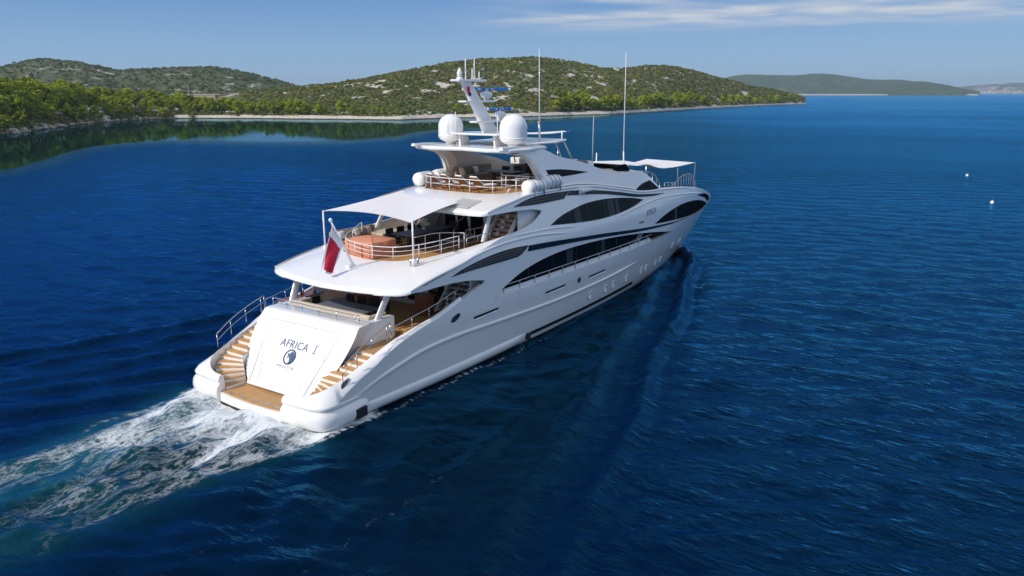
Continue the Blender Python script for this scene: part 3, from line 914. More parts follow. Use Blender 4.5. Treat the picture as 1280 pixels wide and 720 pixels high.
# underside of the overhang
b_ = MB()
us = both([p + V(.12 if i < NR * .25 else 0, .0, -.12) for i, p in enumerate(ro_r)])
half = ro_r
for_x = [V(13.2, 4.9, 5.6), V(13.2, -4.9, 5.6)]
rows = [[V(p.x + .12 if i < 15 else p.x, s_ * p.y * .985, min(p.z - .12, 5.62)) for s_ in (1, .5, 0, -.5, -1)] for i, p in enumerate(half)]
b_.loft(rows); b_.build('deckhead', M['white'], up_over)
up_out = [(p.x, p.y) for p in both(ri_r)] + [(17.5, -4.85), (17.5, 4.85)]
deck('upper_deck', up_out, Z_UP, .2, M['white'], M['teak'])

# flybridge overhang
fo = [(11.25, 0, 8.62), (11.25, -2.5, 8.62), (11.27, -3.8, 8.63), (11.35, -4.4, 8.65), (11.6, -4.62, 8.68)]
fi = [(14.4, 0, 9.32), (14.45, -1.6, 9.32), (14.6, -2.5, 9.33), (15.0, -3.05, 9.34), (15.6, -3.4, 9.35)]
tail_o = [V(x, -HY(x, z), z) for x, z in r3_l if 11.9 < x < 19.5]
tail_i = [V(x, -(3.4 + (x - 15.6) * .16), 9.36 + .0 * x) for x in np.arange(16, 19.6, .4)]
fo_r = resample(smooth_line([Vector(p) for p in fo], .3) + tail_o, NR); fi_r = resample(smooth_line([Vector(p) for p in fi], .3) + tail_i, NR)
fly_over = overhang('flybridge_overhang', fo_r, fi_r, .16, Z_FLY, .06)
b_ = MB(); b_.loft([[V(p.x + .12 if i < 15 else p.x, s_ * p.y * .985, min(p.z - .16, 8.52)) for s_ in (1, .5, 0, -.5, -1)] for i, p in enumerate(fo_r)])
b_.build('deckhead', M['white'], fly_over)
fly_out = [(p.x, p.y) for p in both(fi_r)] + [(24, -4.0), (24, 4.0)]
deck('flybridge_deck', fly_out, Z_FLY, .15, M['white'], M['teak'])
# grey skylight hatch let into the overhang
b_ = MB(); b_.prism([V(11.9, -1.5, 8.83), V(11.75, -3.0, 8.79), V(13.1, -3.05, 9.09), V(13.2, -1.5, 9.12)], (0, 0, .03)); b_.build('skylight', M['glass_grey'], fly_over)

# side decks forward of the bulkheads and foredeck
fd = [(x, HY(x, 6.0) - .25) for x in np.arange(30, 55, 1)]
zdeck = lambda x: np.interp(x, [30, 38, 46, 54], [7.1, 6.75, 6.0, 4.6])
rows = [[V(x, w * k, zdeck(x)) for k in (1, .5, 0, -.5, -1)] for x, w in fd]
b_ = MB(); b_.loft(rows); b_.build('foredeck', M['teak'], yacht)
# bow cap: rounded bulwark top all round the bow
cc = [p for p in r3_l if p[0] > 35.5]
outer_ = [V(x, -HY(x, z), z) for x, z in cc]
outer_.append(V(56.97, 0, 4.62))
def inset_curve(l, d, dz):
    o = []
    for p in l:
        o.append(V(p.x - d * max(0, (p.x - 45) / 10) * .8, p.y * max(0, 1 - d / max(-p.y, d)) if p.y else 0, p.z + dz))
    return o
l1 = inset_curve(outer_, .12, .06); l2 = inset_curve(outer_, .38, .07); l3 = inset_curve(outer_, .5, -.0); l4 = inset_curve(outer_, .55, -1.2)
fb_ = lambda l: l + [V(p.x, -p.y, p.z) for p in reversed(l[:-1])]
b_ = MB(); b_.loft([fb_(outer_), fb_(l1), fb_(l2), fb_(l3), fb_(l4)]); b_.build('bow_bulwark', M['white'], yacht)

# ---------------------------------------------------------------- upper house, wheelhouse and radar arch wings (one moulding)
def H3Y(x, z):
    xf = 41.5 - 2.0 * (z - 7.5)
    u = min(max((x - 27) / (xf - 27), 0), 1)
    return (HY(min(x, 40), z) - .28) * max(0, 1 - u ** 6) ** .5
house_top = [(14.46, 12.18), (16.2, 12.16), (17.81, 12.03), (19.41, 11.69), (20.31, 11.38), (22.05, 11.01), (23.59, 10.72), (25.18, 10.3), (26.28, 10.0), (28.74, 9.62), (31.45, 9.46), (33.1, 9.33), (34.9, 8.68)]
house_under = [(14.43, 12.02), (15.22, 11.93), (16.18, 11.73), (17.14, 11.38), (17.66, 11.0), (18.11, 10.37), (18.55, 9.9), (18.8, 9.1)]
h_front = [(35.9, 8.15), (36.95, 7.62), (37.0, 7.35)]
ht = s2(house_top); hu = s2(house_under)
wside = [(18.75, 10.55), (20.51, 10.46), (22.54, 10.23), (24.25, 9.99), (21.92, 9.96), (19.84, 9.99), (19.06, 10.04)]
wwind = [(31.02, 8.03), (32.64, 8.40), (34.5, 8.52), (35.6, 8.06), (36.6, 7.66), (35.2, 7.70), (33.4, 7.80)]
ws_l = clean(s2(wside, .25, closed=True, keep=(0, 3, 6)), .04); ww_l = clean(s2(wwind, .25, closed=True, keep=(0, 2, 4)), .04)
house_base = [(x, lin(r3_l, x) - .15) for x in np.arange(19.0, 36.9, .5)]
HL = clean(ht + h_front + list(reversed(house_base)) + list(reversed(hu)))
mb = MB()
for sd_ in (-1, 1):
    panel(mb, HL, [ws_l, ww_l], sd_, surf=H3Y, step=.33, thick=.28)
house = mb.build('upper_house', M['white'], yacht)
for sd_ in (-1, 1):
    for lp, nm in ((ws_l, 'window'), (ww_l, 'windscreen')):
        g_ = MB(); panel(g_, lp, (), sd_, surf=H3Y, off=-.05, thick=.02, step=.4); g_.build(nm, M['black'], house)
    strip_on(MB(), s2([(19.4, 9.38), (22, 9.36), (24.4, 9.16), (27, 8.78), (29.6, 8.40), (31.4, 8.1)], .3), .16, .10, sd_, surf=H3Y).build('moulding', M['white'], house)
# roof of the house, sloping forward, with the flybridge windscreen
rt = [p for p in ht if p[0] > 26.0]
rows = [[V(x, H3Y(x, z) * k, z + .16 * (1 - k * k) - .02) for k in np.linspace(1, -1, 13)] for x, z in rt]
b_ = MB(); b_.loft(rows)
xe, ze = rt[-1]
fr = [(36.2, 8.55), (37.0, 8.25), (38.4, 7.62)]
b_.build('house_roof', M['white'], house)
b_ = MB(); b_.loft([[V(x, max(H3Y(x, z), .02) * k, z) for k in np.linspace(1, -1, 13)] for x, z in ((35.0, 8.62), (37.0, 7.4))]); b_.build('windscreen', M['black'], house)
ws = [(27.9, 9.86), (29.2, 10.08), (30.6, 10.08), (31.4, 9.75), (31.85, 9.44), (30.0, 9.56), (28.6, 9.70)]
for sd_ in (-1, 1):
    wl = clean(s2(ws, .3, closed=True, keep=(0, 2, 4)), .04)
    g_ = MB(); panel(g_, wl, (), sd_, surf=lambda x, z: H3Y(x, 9.4) - .10 - .25 * max(0, (x - 29)) * .6, off=.0, thick=.05, step=.3); g_.build('flybridge_windscreen', M['black'], house)
b_ = MB(); b_.loft([[V(30.9, 3.2 * k, 9.95) for k in np.linspace(-1, 1, 9)], [V(32.1 - .5 * abs(k), 2.9 * k, 9.44 + .1 * (1 - k * k)) for k in np.linspace(-1, 1, 9)]]); b_.build('flybridge_windscreen', M['black'], house)
b_ = MB(); b_.box((29.2, .6, 9.98), (.5, 4.4, .62), None, .12); b_.box((28.6, .6, 9.80), (1.2, 4.4, .30), None, .1); b_.build('flybridge_seat', M['pillow_w'], house)
# helm seat backs and covered console behind it
for x, y, w in ((25.6, -1.6, 1.5), (25.9, .6, 1.6), (24.6, 2.2, 1.2)):
    b_ = MB(); b_.box((x, y, 10.45), (.35, w, .5), None, .1); b_.build('helm_seat', M['pillow_w'], house)
b_ = MB(); b_.box((25.2, -2.7, 10.42), (1.3, .9, .5), None, .2); b_.build('console_cover', M['brown'], house)
for x in (26.9, 28.6, 30.2):
    b_ = MB(); b_.rod((x, 2.6 - (x - 26) * .1, 9.6), (x, 2.6 - (x - 26) * .1, 11.15), .035, n=6); b_.build('stanchion', M['steel'], house)

# ---------------------------------------------------------------- hardtop bridge between the wings, crossbeam, mast
def slab(name, outline, z0, th, m, par, bev=True):
    b = MB(); n = len(outline)
    o = [Vector((p[0], p[1])) for p in outline]
    c = sum(o, Vector((0, 0))) / n
    sh = lambda k: [c + (p - c) * k for p in o]
    b.loft([[V(p.x, p.y, z0) for p in sh(.97)] + [V(*sh(.97)[0], z0)], [V(p.x, p.y, z0 + th * .3) for p in sh(1)] + [V(*sh(1)[0], z0 + th * .3)],
            [V(p.x, p.y, z0 + th * .7) for p in sh(1)] + [V(*sh(1)[0], z0 + th * .7)], [V(p.x, p.y, z0 + th) for p in sh(.97)] + [V(*sh(.97)[0], z0 + th)]], smooth=False)
    b.add([V(p.x, p.y, z0) for p in sh(.97)], [tuple(range(n))]); b.add([V(p.x, p.y, z0 + th) for p in sh(.97)], [tuple(range(n))])
    return b.build(name, m, par)
ho = [(15.0, 3.75), (14.7, 2.4), (15.2, 0), (14.7, -2.4), (15.0, -3.75), (17.0, -3.9), (19.4, -3.6), (20.2, -2.2), (20.4, 0), (20.2, 2.2), (19.4, 3.6), (17.0, 3.9)]
hard = slab('hardtop', ho, 11.80, .24, M['white'], yacht)
b_ = MB(); b_.loft([[V(15.6, y, 11.74) for y in (3.6, 1.8, 0, -1.8, -3.6)], [V(19.6, y, 11.6) for y in (3.4, 1.8, 0, -1.8, -3.4)]], smooth=False)
b_.build('hardtop_lining', M['cream'], hard)
# beige inner lining of the arch wings
for sd_ in (-1, 1):
    b_ = MB(); lp = [(x, z) for x, z in hu]
    b_.loft([[V(x - .012, sd_ * H3Y(x, z), z - .01) for x, z in lp], [V(x - .02, sd_ * (H3Y(x, z) - .55), z - .02) for x, z in lp]])
    b_.build('arch_edge', M['white'], house); b_ = MB()
    b_.loft([[V(x, sd_ * (H3Y(x, z) - .55), z) for x, z in lp], [V(x + .9, sd_ * (H3Y(x, z) - .60), z) for x, z in lp]])
    b_.build('arch_lining', M['cream'], house)
# port wing seen from inside: deep cream panel
for sd_ in (-1, 1):
    lp = clean(s2([(15.0, 11.8), (16.2, 11.6), (17.2, 11.2), (17.9, 10.4), (18.0, 9.25), (25, 9.25), (25.0, 10.1), (22, 10.8), (19.4, 11.5)], .4, closed=True, keep=(0, 4, 5, 6)), .05)
    b_ = MB(); panel(b_, lp, (), sd_, surf=H3Y, off=-.34, thick=.04, step=.6); b_.build('inner_panel', M['cream'], house)

def radome(y, x, s=1.0):
    b = MB(); z0 = 12.06
    b.lathe([(.34, 0), (.36, .10), (.42, .16)], (x, y, z0), 28)
    prf = [(.30, .14), (.52, .18), (.74, .30), (.83, .42), (.86, .55), (.86, 1.15)]
    for k in range(1, 10):
        a = math.pi / 2 * k / 9
        prf.append((.86 * math.cos(a) + .001, 1.15 + .86 * math.sin(a)))
    b.lathe([(r * s, z * s) for r, z in prf], (x, y, z0), 32)
    o = b.build('satellite_dome', M['white'], hard)
    b = MB(); b.lathe([(.862 * s, .50 * s), (.88 * s, .52 * s), (.88 * s, .56 * s), (.862 * s, .58 * s)], (x, y, z0), 32); b.build('dome_seam', M['white'], o)
radome(2.64, 17.3, .97); radome(-2.64, 17.0, 1.02)

beam = slab('mast_crossbeam', [(16.2, -1.9), (16.0, 0), (16.2, 1.9), (17.6, 2.1), (19.6, 1.3), (20.0, 0), (19.6, -1.3), (17.6, -2.1)], 12.74, .12, M['white'], yacht)
for y in (-1.4, 1.4):
    b_ = MB(); b_.prism([V(16.7, y - .06, 12.0), V(17.8, y - .06, 12.0), V(17.4, y - .06, 12.74), V(16.6, y - .06, 12.74)], (0, .12, 0)); b_.build('crossbeam_leg', M['white'], beam)
mast = MB()
secs = []
for t in np.linspace(0, 1, 9):
    xa = 17.45 + (15.05 - 17.45) * t; xb = 18.95 + (16.05 - 18.95) * t; z = 12.85 + (16.06 - 12.85) * t
    h = .20 - .08 * t
    secs.append([V(xa, -h * .4, z), V(xa + .1, -h, z), V(xb - .1, -h, z), V(xb, -h * .4, z), V(xb, h * .4, z), V(xb - .1, h, z), V(xa + .1, h, z), V(xa, h * .4, z), V(xa, -h * .4, z)])
mast.loft(secs, smooth=False)
mast = mast.build('mast', M['white'], yacht)
slab('mast_platform', [(14.5, -.35), (14.4, 0), (14.5, .35), (16.2, .6), (17.3, .35), (17.5, 0), (17.3, -.35), (16.2, -.6)], 16.04, .13, M['white'], mast)
slab('mast_platform', [(15.2, -.3), (15.1, 0), (15.2, .3), (17.6, .5), (18.5, .3), (18.7, 0), (18.5, -.3), (17.6, -.5)], 14.78, .12, M['white'], mast)
slab('mast_platform', [(16.3, -.3), (16.2, 0), (16.3, .3), (19.3, .5), (20.1, .3), (20.3, 0), (20.1, -.3), (19.3, -.5)], 13.50, .12, M['white'], mast)
def radar(x, z, L, th):
    b = MB(); b.lathe([(.16, 0), (.16, .10), (.36, .22), (.40, .36), (.34, .50), (.14, .56), (.10, .64)], (x, 0, z), 20)
    r = b.build('radar_scanner', M['white'], mast)
    b = MB(); q = Matrix.Rotation(R(-46), 3, 'Z'); b.box((x, 0, z + .70), (L, .20, .17), q, .05); bar = b.build('radar_bar', M['blue'], r)
    b = MB()
    for k in (-.5, .5): b.box(V(x, 0, z + .70) + q @ V(k * L, 0, 0), (.14, .21, .18), q, .04)
    b.build('bar_end', M['white'], bar)
    vs, fs = text_mesh('RADAR' if False else 'I I', .15, .004)
    b = MB()
    for sx in (-.28, .02, .24): b.box(V(x, 0, z + .70) + q @ V(sx * L * .5, -.103, 0), (.22 * L / 3, .006, .07), q)
    b.build('bar_marking', M['ltblue'], bar)
radar(17.75, 14.90, 3.0, .2); radar(19.25, 13.62, 1.6, .17)
# platform gear
b_ = MB(); b_.lathe([(.2, 0), (.2, .12), (.1, .16), (.17, .2), (.17, .42), (.08, .62), (.02, .7)], (15.0, 0, 16.17), 16); b_.build('navigation_light', M['white'], mast)
for x, h, y in ((15.85, 1.25, .2), (16.3, 1.25, -.15), (16.6, .7, .25), (17.0, .5, .0)):
    b_ = MB(); b_.rod((x, y, 16.17), (x, y, 16.17 + h), .05, .03, 6); b_.build('whip_aerial', M['white'], mast)
b_ = MB(); b_.tube([(16.3, .1, 16.25), (17.2, .1, 16.22), (17.6, .1, 16.35), (17.65, .1, 16.85)], .045, 6); b_.build('aerial_bracket', M['white'], mast)
b_ = MB(); b_.prism([V(15.35, -.27, 15.75), V(15.62, -.27, 15.75), V(15.75, -.27, 15.15), V(15.45, -.27, 15.3)], (0, -.02, 0)); b_.build('pennant', M['red'], mast)
b_ = MB(); b_.box((15.65, -.27, 15.28), (.25, .05, .2), None, .02); b_.build('horn', M['navy'], mast)
for x, y, h in ((16.4, 1.5, 1.3), (16.1, 1.9, .9), (17.3, -1.2, 1.2)):
    b_ = MB(); b_.rod((x, y, 12.86), (x, y, 12.86 + h), .04, .03, 6); b_.build('whip_aerial', M['white'], beam)
# forward sun roofs of the flybridge
b_ = MB(); rows = []
for i, x in enumerate(np.linspace(18.8, 28.0, 12)):
    t = i / 11; w = 2.0 * (1 - t) + .25
    rows.append([V(x, w * k - 1.6 * t * 0, 12.78 - .10 * math.sin(math.pi * t) - .05 * (1 - k * k) - .22 * t) for k in np.linspace(1, -1, 7)])
b_.loft(rows); b_ = b_.build('sail_shade', M['canvas'], yacht)
low = slab('flybridge_roof', [(18.6, -2.6), (18.6, 2.6), (22, 2.8), (24.6, 2.0), (24.8, 0), (24.6, -2.0), (22, -2.8)], 12.02, .16, M['white'], yacht)
for y in (-1.9, 1.9):
    for x0, x1 in ((23.2, 24.1), (24.3, 25.5)):
        b_ = MB(); b_.rod((x0, y, 12.04), (x1, y * 1.1, 10.4), .06, n=6); b_.build('roof_strut', M['white'], low)
b_ = MB(); b_.rod((24.6, -1.6, 12.1), (24.6, -1.6, 12.75), .05, n=6); b_.build('roof_strut', M['white'], low)

# tall whip aerials
def whip(x, y, z0, z1, r=.05):
    b = MB(); b.rod((x, y, z0), (x - .1, y, z0 + 1.2), r * 1.25, n=6); b.rod((x - .1, y, z0 + 1.2), (x - .22, y, z1), r, r * .45, 6)
    return b.build('whip_aerial', M['white'], yacht)
whip(21.9, -1.5, 11.9, 18.2); whip(34.6, -1.5, 9.5, 18.5); whip(21.2, -1.9, 12.1, 13.5)
b_ = MB(); b_.rod((29.3, -1.5, 9.7), (29.35, -1.5, 13.7), .05, .04, 6); b_.build('signal_pole', M['grey'], yacht)

# ---------------------------------------------------------------- bulkheads, doors, inside stairs
def glazed_wall(name, x, z0, z1, y0, y1, panes, zp0, zp1, m=M['white']):
    b = MB(); lp = [(y0, z0), (y1, z0), (y1, z1), (y0, z1)]
    co = list(lp); ed = [(i, (i + 1) % 4) for i in range(4)]; hs = []
    for a, c in panes:
        r = .12; h = []
        for cx, cz, a0 in ((c - r, zp1 - r, 0), (a + r, zp1 - r, 90), (a + r, zp0 + r, 180), (c - r, zp0 + r, 270)):
            for k in range(5):
                an = R(a0 + k * 22.5); h.append((cx + r * math.cos(an), cz + r * math.sin(an)))
        k0 = len(co); co += h; ed += [(k0 + i, k0 + (i + 1) % len(h)) for i in range(len(h))]; hs.append(h)
    c2, e2, fa, *_ = delaunay_2d_cdt([Vector(p) for p in co], ed, [], 0, 1e-5)
    fs = []
    for f in fa:
        cx = sum(c2[i][0] for i in f) / 3; cz = sum(c2[i][1] for i in f) / 3
        if in_poly(cx, cz, lp) and not any(in_poly(cx, cz, h) for h in hs): fs.append(f)
    b.add([V(x, p[0], p[1]) for p in c2], fs); b.add([V(x + .1, p[0], p[1]) for p in c2], fs)
    for h in hs:
        b.loft([[V(x, p[0], p[1]) for p in h + h[:1]], [V(x + .1, p[0], p[1]) for p in h + h[:1]]], smooth=False)
    w = b.build(name, m, yacht)
    for a, c in panes:
        g = MB(); g.box((x + .07, (a + c) / 2, (zp0 + zp1) / 2), (.02, c - a + .06, zp1 - zp0 + .06)); g.build('glass_door', M['black'], w)
    return w
glazed_wall('saloon_bulkhead', 10.3, Z_MAIN, 5.45, -1.05, 4.9, [(-.30, .62), (.86, 1.78), (2.05, 2.95), (3.2, 4.1)], 3.10, 5.2)
b_ = MB(); b_.box((11.3, -1.7, 4.15), (.06, 1.3, 2.6)); b_.build('side_passage_door', M['black'], yacht)
b_ = MB(); b_.box((10.75, -2.42, 4.15), (.9, .16, 2.6)); b_.build('stair_wall', M['white'], yacht)
b_ = MB(); b_.box((12.3, -3.2, 4.2), (.08, 3.2, 2.7)); b_.build('stair_wall', M['white'], yacht)
for sd_ in (-1, 1):
    b_ = MB(); b_.prism([V(10.15, sd_ * 4.42, 2.85), V(13.3, sd_ * 4.42, 2.85), V(13.3, sd_ * 4.42, 5.5), V(10.15, sd_ * 4.42, 5.5)], (0, sd_ * -.10, 0)); b_.build('stair_wall', M['white'], yacht)
def stairs(name, x0, z0, dx, dz, n, ya, yb, m):
    par = MB()
    for yy in (ya, yb):
        par.prism([V(x0 - .1, yy - .03, z0 + .05), V(x0 + .25, yy - .03, z0 - .12), V(x0 + n * dx + .25, yy - .03, z0 + n * dz - .12), V(x0 + n * dx, yy - .03, z0 + n * dz + .1)], (0, .06, 0))
    par = par.build(name, M['white'], yacht)
    for k in range(n):
        b = MB(); b.box((x0 + k * dx + .16, (ya + yb) / 2, z0 + k * dz), (.36, abs(yb - ya) - .08, .06), None, .012); b.build('tread', m, par)
        b = MB(); b.box((x0 + k * dx + .31, (ya + yb) / 2, z0 + k * dz - dz / 2), (.02, abs(yb - ya) - .08, dz - .06)); b.build('riser', M['white'], par)
    return par
st1 = stairs('deck_stairs', 9.05, 3.10, .245, .262, 12, -2.65, -4.25, M['wood_dk'])
b_ = MB(); b_.tube([(9.0, -3.95, 3.9), (9.3, -3.95, 4.3), (10.9, -3.95, 6.0), (11.1, -3.95, 6.1)], .03, 6)
for x in (9.3, 10.1): b_.rod((x, -3.95, 3.1 + (x - 9.05) * 1.07), (x, -3.95, 4.3 + (x - 9.3) * 1.06), .022, n=6)
b_.build('hand_rail', M['steel'], st1)

glazed_wall('sky_lounge_bulkhead', 16.3, Z_UP, 8.5, -1.05, 4.7, [(-.75, .33), (.50, 1.42), (1.56, 2.5)], 6.28, 8.35)
b_ = MB(); b_.box((17.2, -1.9, 7.35), (.06, 1.8, 2.4)); b_.build('side_passage_door', M['black'], yacht)
st2 = stairs('deck_stairs', 14.0, 6.40, .25, .27, 11, -2.5, -4.0, M['teak'])
for sd_ in (-1, 1):
    b_ = MB(); b_.prism([V(14.9, sd_ * 4.45, 6.3), V(17.4, sd_ * 4.45, 7.3), V(17.4, sd_ * 4.3, 8.7), V(15.2, sd_ * 4.3, 8.7)], (0, sd_ * -.08, 0)); b_.build('stair_wall', M['white'], yacht)
rl = MB()
for x, y in ((12.6, -2.2), (13.3, -2.3), (14.0, -2.4), (14.7, -2.45)):
    rl.rod((x, y, Z_UP), (x, y, 7.35 + max(0, x - 13.9) * .9), .03, n=6)
for dz in (.4, .75, 1.2): rl.tube([(12.6, -2.2, Z_UP + dz), (14.0, -2.4, Z_UP + dz), (15.2, -2.5, Z_UP + dz + .9)], .025, 6)
rl.build('stair_rail', M['steel'], st2)
rl = MB(); rl.tube([(12.2, -1.6, 6.2), (12.2, -1.6, 7.3), (12.5, -1.8, 7.9), (13.0, -2.0, 8.2), (13.2, -2.1, 6.2)], .035, 6); rl.tube([(12.3, -1.7, 6.7), (13.1, -2.05, 6.8)], .025, 6); rl.build('stair_rail', M['steel'], st2)
for k in range(5):
    b_ = MB(); b_.lathe([(.10, 0), (.16, .08), (.16, .2), (.07, .3)], (14.6 + .3 * k, -3.1 - .15 * (k % 2), 6.75 + .32 * k), 10); b_.build('stair_lantern', M['pillow'], st2)

# pillars
def pillar(a, b2, w=.17, d=.26):
    b = MB(); a = Vector(a); b2 = Vector(b2)
    n = 12; r0 = []; r1 = []
    for i in range(n + 1):
        an = 2 * math.pi * i / n; o = V(d * math.cos(an), w * .6 * math.sin(an), 0)
        r0.append(a + o); r1.append(b2 + o)
    b.loft([r0, r1]); return b.build('pillar', M['white'], yacht)
for sd_ in (-1, 1):
    pillar((3.72, sd_ * 3.28, 3.98), (4.55, sd_ * 3.5, 5.55)); pillar((11.6, sd_ * 4.25, 7.0), (12.5, sd_ * 4.1, 8.5), .15, .2)

# ---------------------------------------------------------------- rails
def railing(name, pts, h, par=yacht, mids=(), post=1.2, r=.026, lean=(0, 0, 0), posts=None, bars_n=0, m=None):
    """stanchions standing on a line of feet, with a top rail and wires"""
    P = [Vector(p) for p in pts]
    b = MB(); up = V(*lean) + V(0, 0, h)
    line = smooth_line(P, .25)
    b.tube([p + up for p in line], r, 6)
    for mfr in mids: b.tube([p + up * mfr for p in line], r * .6, 6)
    d = 0; last = -9
    for i, p in enumerate(line):
        if i: d += (p - line[i - 1]).length
        if d - last >= post or i == len(line) - 1:
            b.rod(p, p + up, r * .9, n=6); last = d
    return b.build(name, m or M['steel'], par)
for sd_ in (-1, 1):
    railing('quarter_rail', [(-.25, sd_ * 4.78, 2.0), (.68, sd_ * 4.82, 2.55), (1.7, sd_ * 4.83, 3.0), (2.5, sd_ * 4.83, 3.28), (3.0, sd_ * 4.84, 3.42)], .82, mids=(.55,), post=1.05)
    railing('side_deck_rail', [(3.1, sd_ * 4.84, 3.45), (4.8, sd_ * 4.9, 3.72), (6.4, sd_ * 4.95, 3.98), (8.0, sd_ * 5.0, 4.4)], .50 if sd_ < 0 else .55, mids=(), post=1.3)
railing('transom_rail', [(2.42, 3.3, 4.06), (2.30, 1.8, 4.09), (2.26, 0, 4.10), (2.30, -1.8, 4.09), (2.42, -3.3, 4.06)], .44, mids=(.45,), post=1.05, r=.028)
# upper deck rails; the white ones are steel coloured as if sunlit
ru = [p + V(.12, .0 if abs(p.y) < 2 else .10, -.02) for p in ri if p.x < 10.4]
railing('upper_deck_rail', [V(p.x, -p.y, p.z) for p in reversed(ru[1::3])] + ru[::3], .78, mids=(.36, .68), post=1.35, m=M['white'])
railing('stair_guard_rail', [(8.9, -1.3, Z_UP), (10.8, -1.4, Z_UP), (10.9, -3.4, Z_UP + .2)], 1.2, mids=(.6,), post=.95, r=.022, m=M['white'])
railing('stair_guard_rail', [(10.3, -4.05, 6.95), (11.0, -4.3, 7.05), (11.9, -4.5, 7.15)], .38, mids=(), post=.5)
# flybridge rails: sunlit brightness of the steel put into white, last one plain
rf = [p for p in fi_r if p.x < 17.6]
rf = rf[::4]
railing('flybridge_rail', [V(p.x + .06, -p.y, p.z) for p in reversed(rf[1:])] + [p + V(.06, 0, 0) for p in rf], .80, mids=(.5,), post=1.45, m=M['white'])
railing('flybridge_inner_rail', [(17.6, -3.4, 9.25), (17.4, -1.6, 9.25), (18.6, -.6, 9.25)], .95, mids=(.35, .7), post=.7, m=M['white'])
railing('flybridge_inner_rail', [(18.4, -3.3, 9.25), (18.4, -2.0, 9.25), (19.9, -1.9, 9.25)], .85, mids=(.5,), post=.7)
# foredeck rails
for sd_ in (-1, 1):
    railing('bow_rail', [(38.6, sd_ * 3.4, 7.35), (40.2, sd_ * 3.25, 7.2), (41.5, sd_ * 3.1, 7.1)], .55, mids=(.5,), post=1.0, r=.03)
b_ = MB()
arc = smooth_line([Vector(p) for p in ((40.4, -3.0, 7.05), (42.2, -2.85, 7.55), (43.8, -2.7, 7.95), (45.5, -2.5, 8.0), (47.2, -2.25, 7.85), (48.6, -2.05, 7.35), (49.4, -1.9, 6.5))], .3)
b_.tube(arc, .04, 6); b_.tube([V(p.x, -p.y, p.z) for p in arc], .04, 6)
for p in arc[6::3]:
    for s_ in (1, -1): b_.rod((p.x, s_ * p.y, zdeck(p.x)), (p.x, s_ * p.y, p.z), .035, n=6)
b_.build('bow_rail', M['steel'], yacht)
# flag staff and its base
b_ = MB(); b_.rod((5.40, 0, 6.10), (3.90, 0, 8.80), .07, .05, 8); b_.lathe([(.02, -.1), (.1, -.05), (.1, .05), (.02, .12)], (3.88, 0, 8.86), 12)
staff = b_.build('flag_staff', M['white'], yacht)
b_ = MB(); b_.box((5.25, .12, 6.12), (.5, .35, .22), None, .08); b_.build('staff_socket', M['white'], staff)
# port and starboard winch pedestals on the overhang
for sd_ in (-1, 1):
    b_ = MB(); b_.rod((6.5, sd_ * 3.2, 6.3), (6.5, sd_ * 3.2, 6.75), .07); b_.rod((6.9, sd_ * 3.35, 6.3), (6.9, sd_ * 3.35, 6.75), .07); b_.build('rail_gate_post', M['steel'], yacht)
# searchlight box on the band
for sd_ in (-1, 1):
    b_ = MB(); y = HY(22.5, 9.0) + .12
    b_.box((22.7, sd_ * y, 8.92), (1.5, .5, .22), None, .08); b_.box((22.3, sd_ * (y - .1), 8.78), (.8, .3, .2), None, .05); b_.build('camera_housing', M['white'], yacht)
# AFRICA on the bow, raised letters following the side
vs, fs = text_mesh('AFRICA', .62, .012, .95)
b_ = MB(); pts_ = []
for x, y, z in vs:
    X = 33.0 + x; Z = 6.02 + y + x * .05
    pts_.append(V(X, -(HY(X, Z) + .012 + z), Z))
b_.add(pts_, fs); b_.build('lettering', M['chrome'], hull)
b_ = MB(); pts_ = []
for x, y, z in vs:
    X = 33.0 - x; Z = 6.02 + y - x * .05
    pts_.append(V(X, (HY(X, Z) + .012 + z), Z))
b_.add(pts_, fs); b_.build('lettering', M['chrome'], hull)
strip_on(MB(), s2([(35.3, 6.55), (39, 6.52), (43, 6.3), (46.4, 6.02)], .3), .035, .015, -1).build('panel_line', M['grey'], hull)
strip_on(MB(), s2([(35.3, 6.55), (39, 6.52), (43, 6.3), (46.4, 6.02)], .3), .035, .015, 1).build('panel_line', M['grey'], hull)

# ================================================================== THINGS ABOARD
ORD = ['first', 'second', 'third', 'fourth', 'fifth', 'sixth', 'seventh', 'eighth']
def dining_chair():
    r = empty('dining_chair')
    b = MB(); b.box((0, 0, .46), (.62, .60, .10), None, .04); b.build('seat', M['wicker'], r)
    b = MB(); b.loft([[V(-.29 + .06 * math.cos(a) * 0 - .04 * (1 - abs(math.sin(a))), .33 * math.sin(a), z) + V(-.06 * (z - .5), 0, 0) for a in np.linspace(-1.3, 1.3, 9)] for z in (.45, .75, 1.02)])
    b.loft([[V(-.23 - .04 * (1 - abs(math.sin(a))), .30 * math.sin(a), z) + V(-.06 * (z - .5), 0, 0) for a in np.linspace(-1.3, 1.3, 9)] for z in (.45, .75, 1.0)])
    b.box((-.32, 0, .78), (.05, .56, .46), Matrix.Rotation(R(-4), 3, 'Y'), .02); b.build('backrest', M['wicker'], r)
    for s_ in (-1, 1):
        b = MB(); b.box((-.02, s_ * .31, .66), (.52, .05, .05), None, .02); b.rod((.2, s_ * .31, .46), (.2, s_ * .31, .66), .025); b.build('armrest', M['wicker'], r)
        for x in (-.25, .25):
            b = MB(); b.rod((x, s_ * .26, 0), (x, s_ * .26, .45), .025, n=6); b.build('leg', M['wicker'], r)
    return r
chair0 = dining_chair(); chair_used = []
def chair(x, y, z, rz, label, group):
    o = chair0 if not chair_used else copy_tree(chair0)
    chair_used.append(1)
    o.location = (x, y, z); o.rotation_euler = (0, 0, rz); o.scale = (1.05, 1.05, 1.05)
    tag(o, label, 'chair', group)
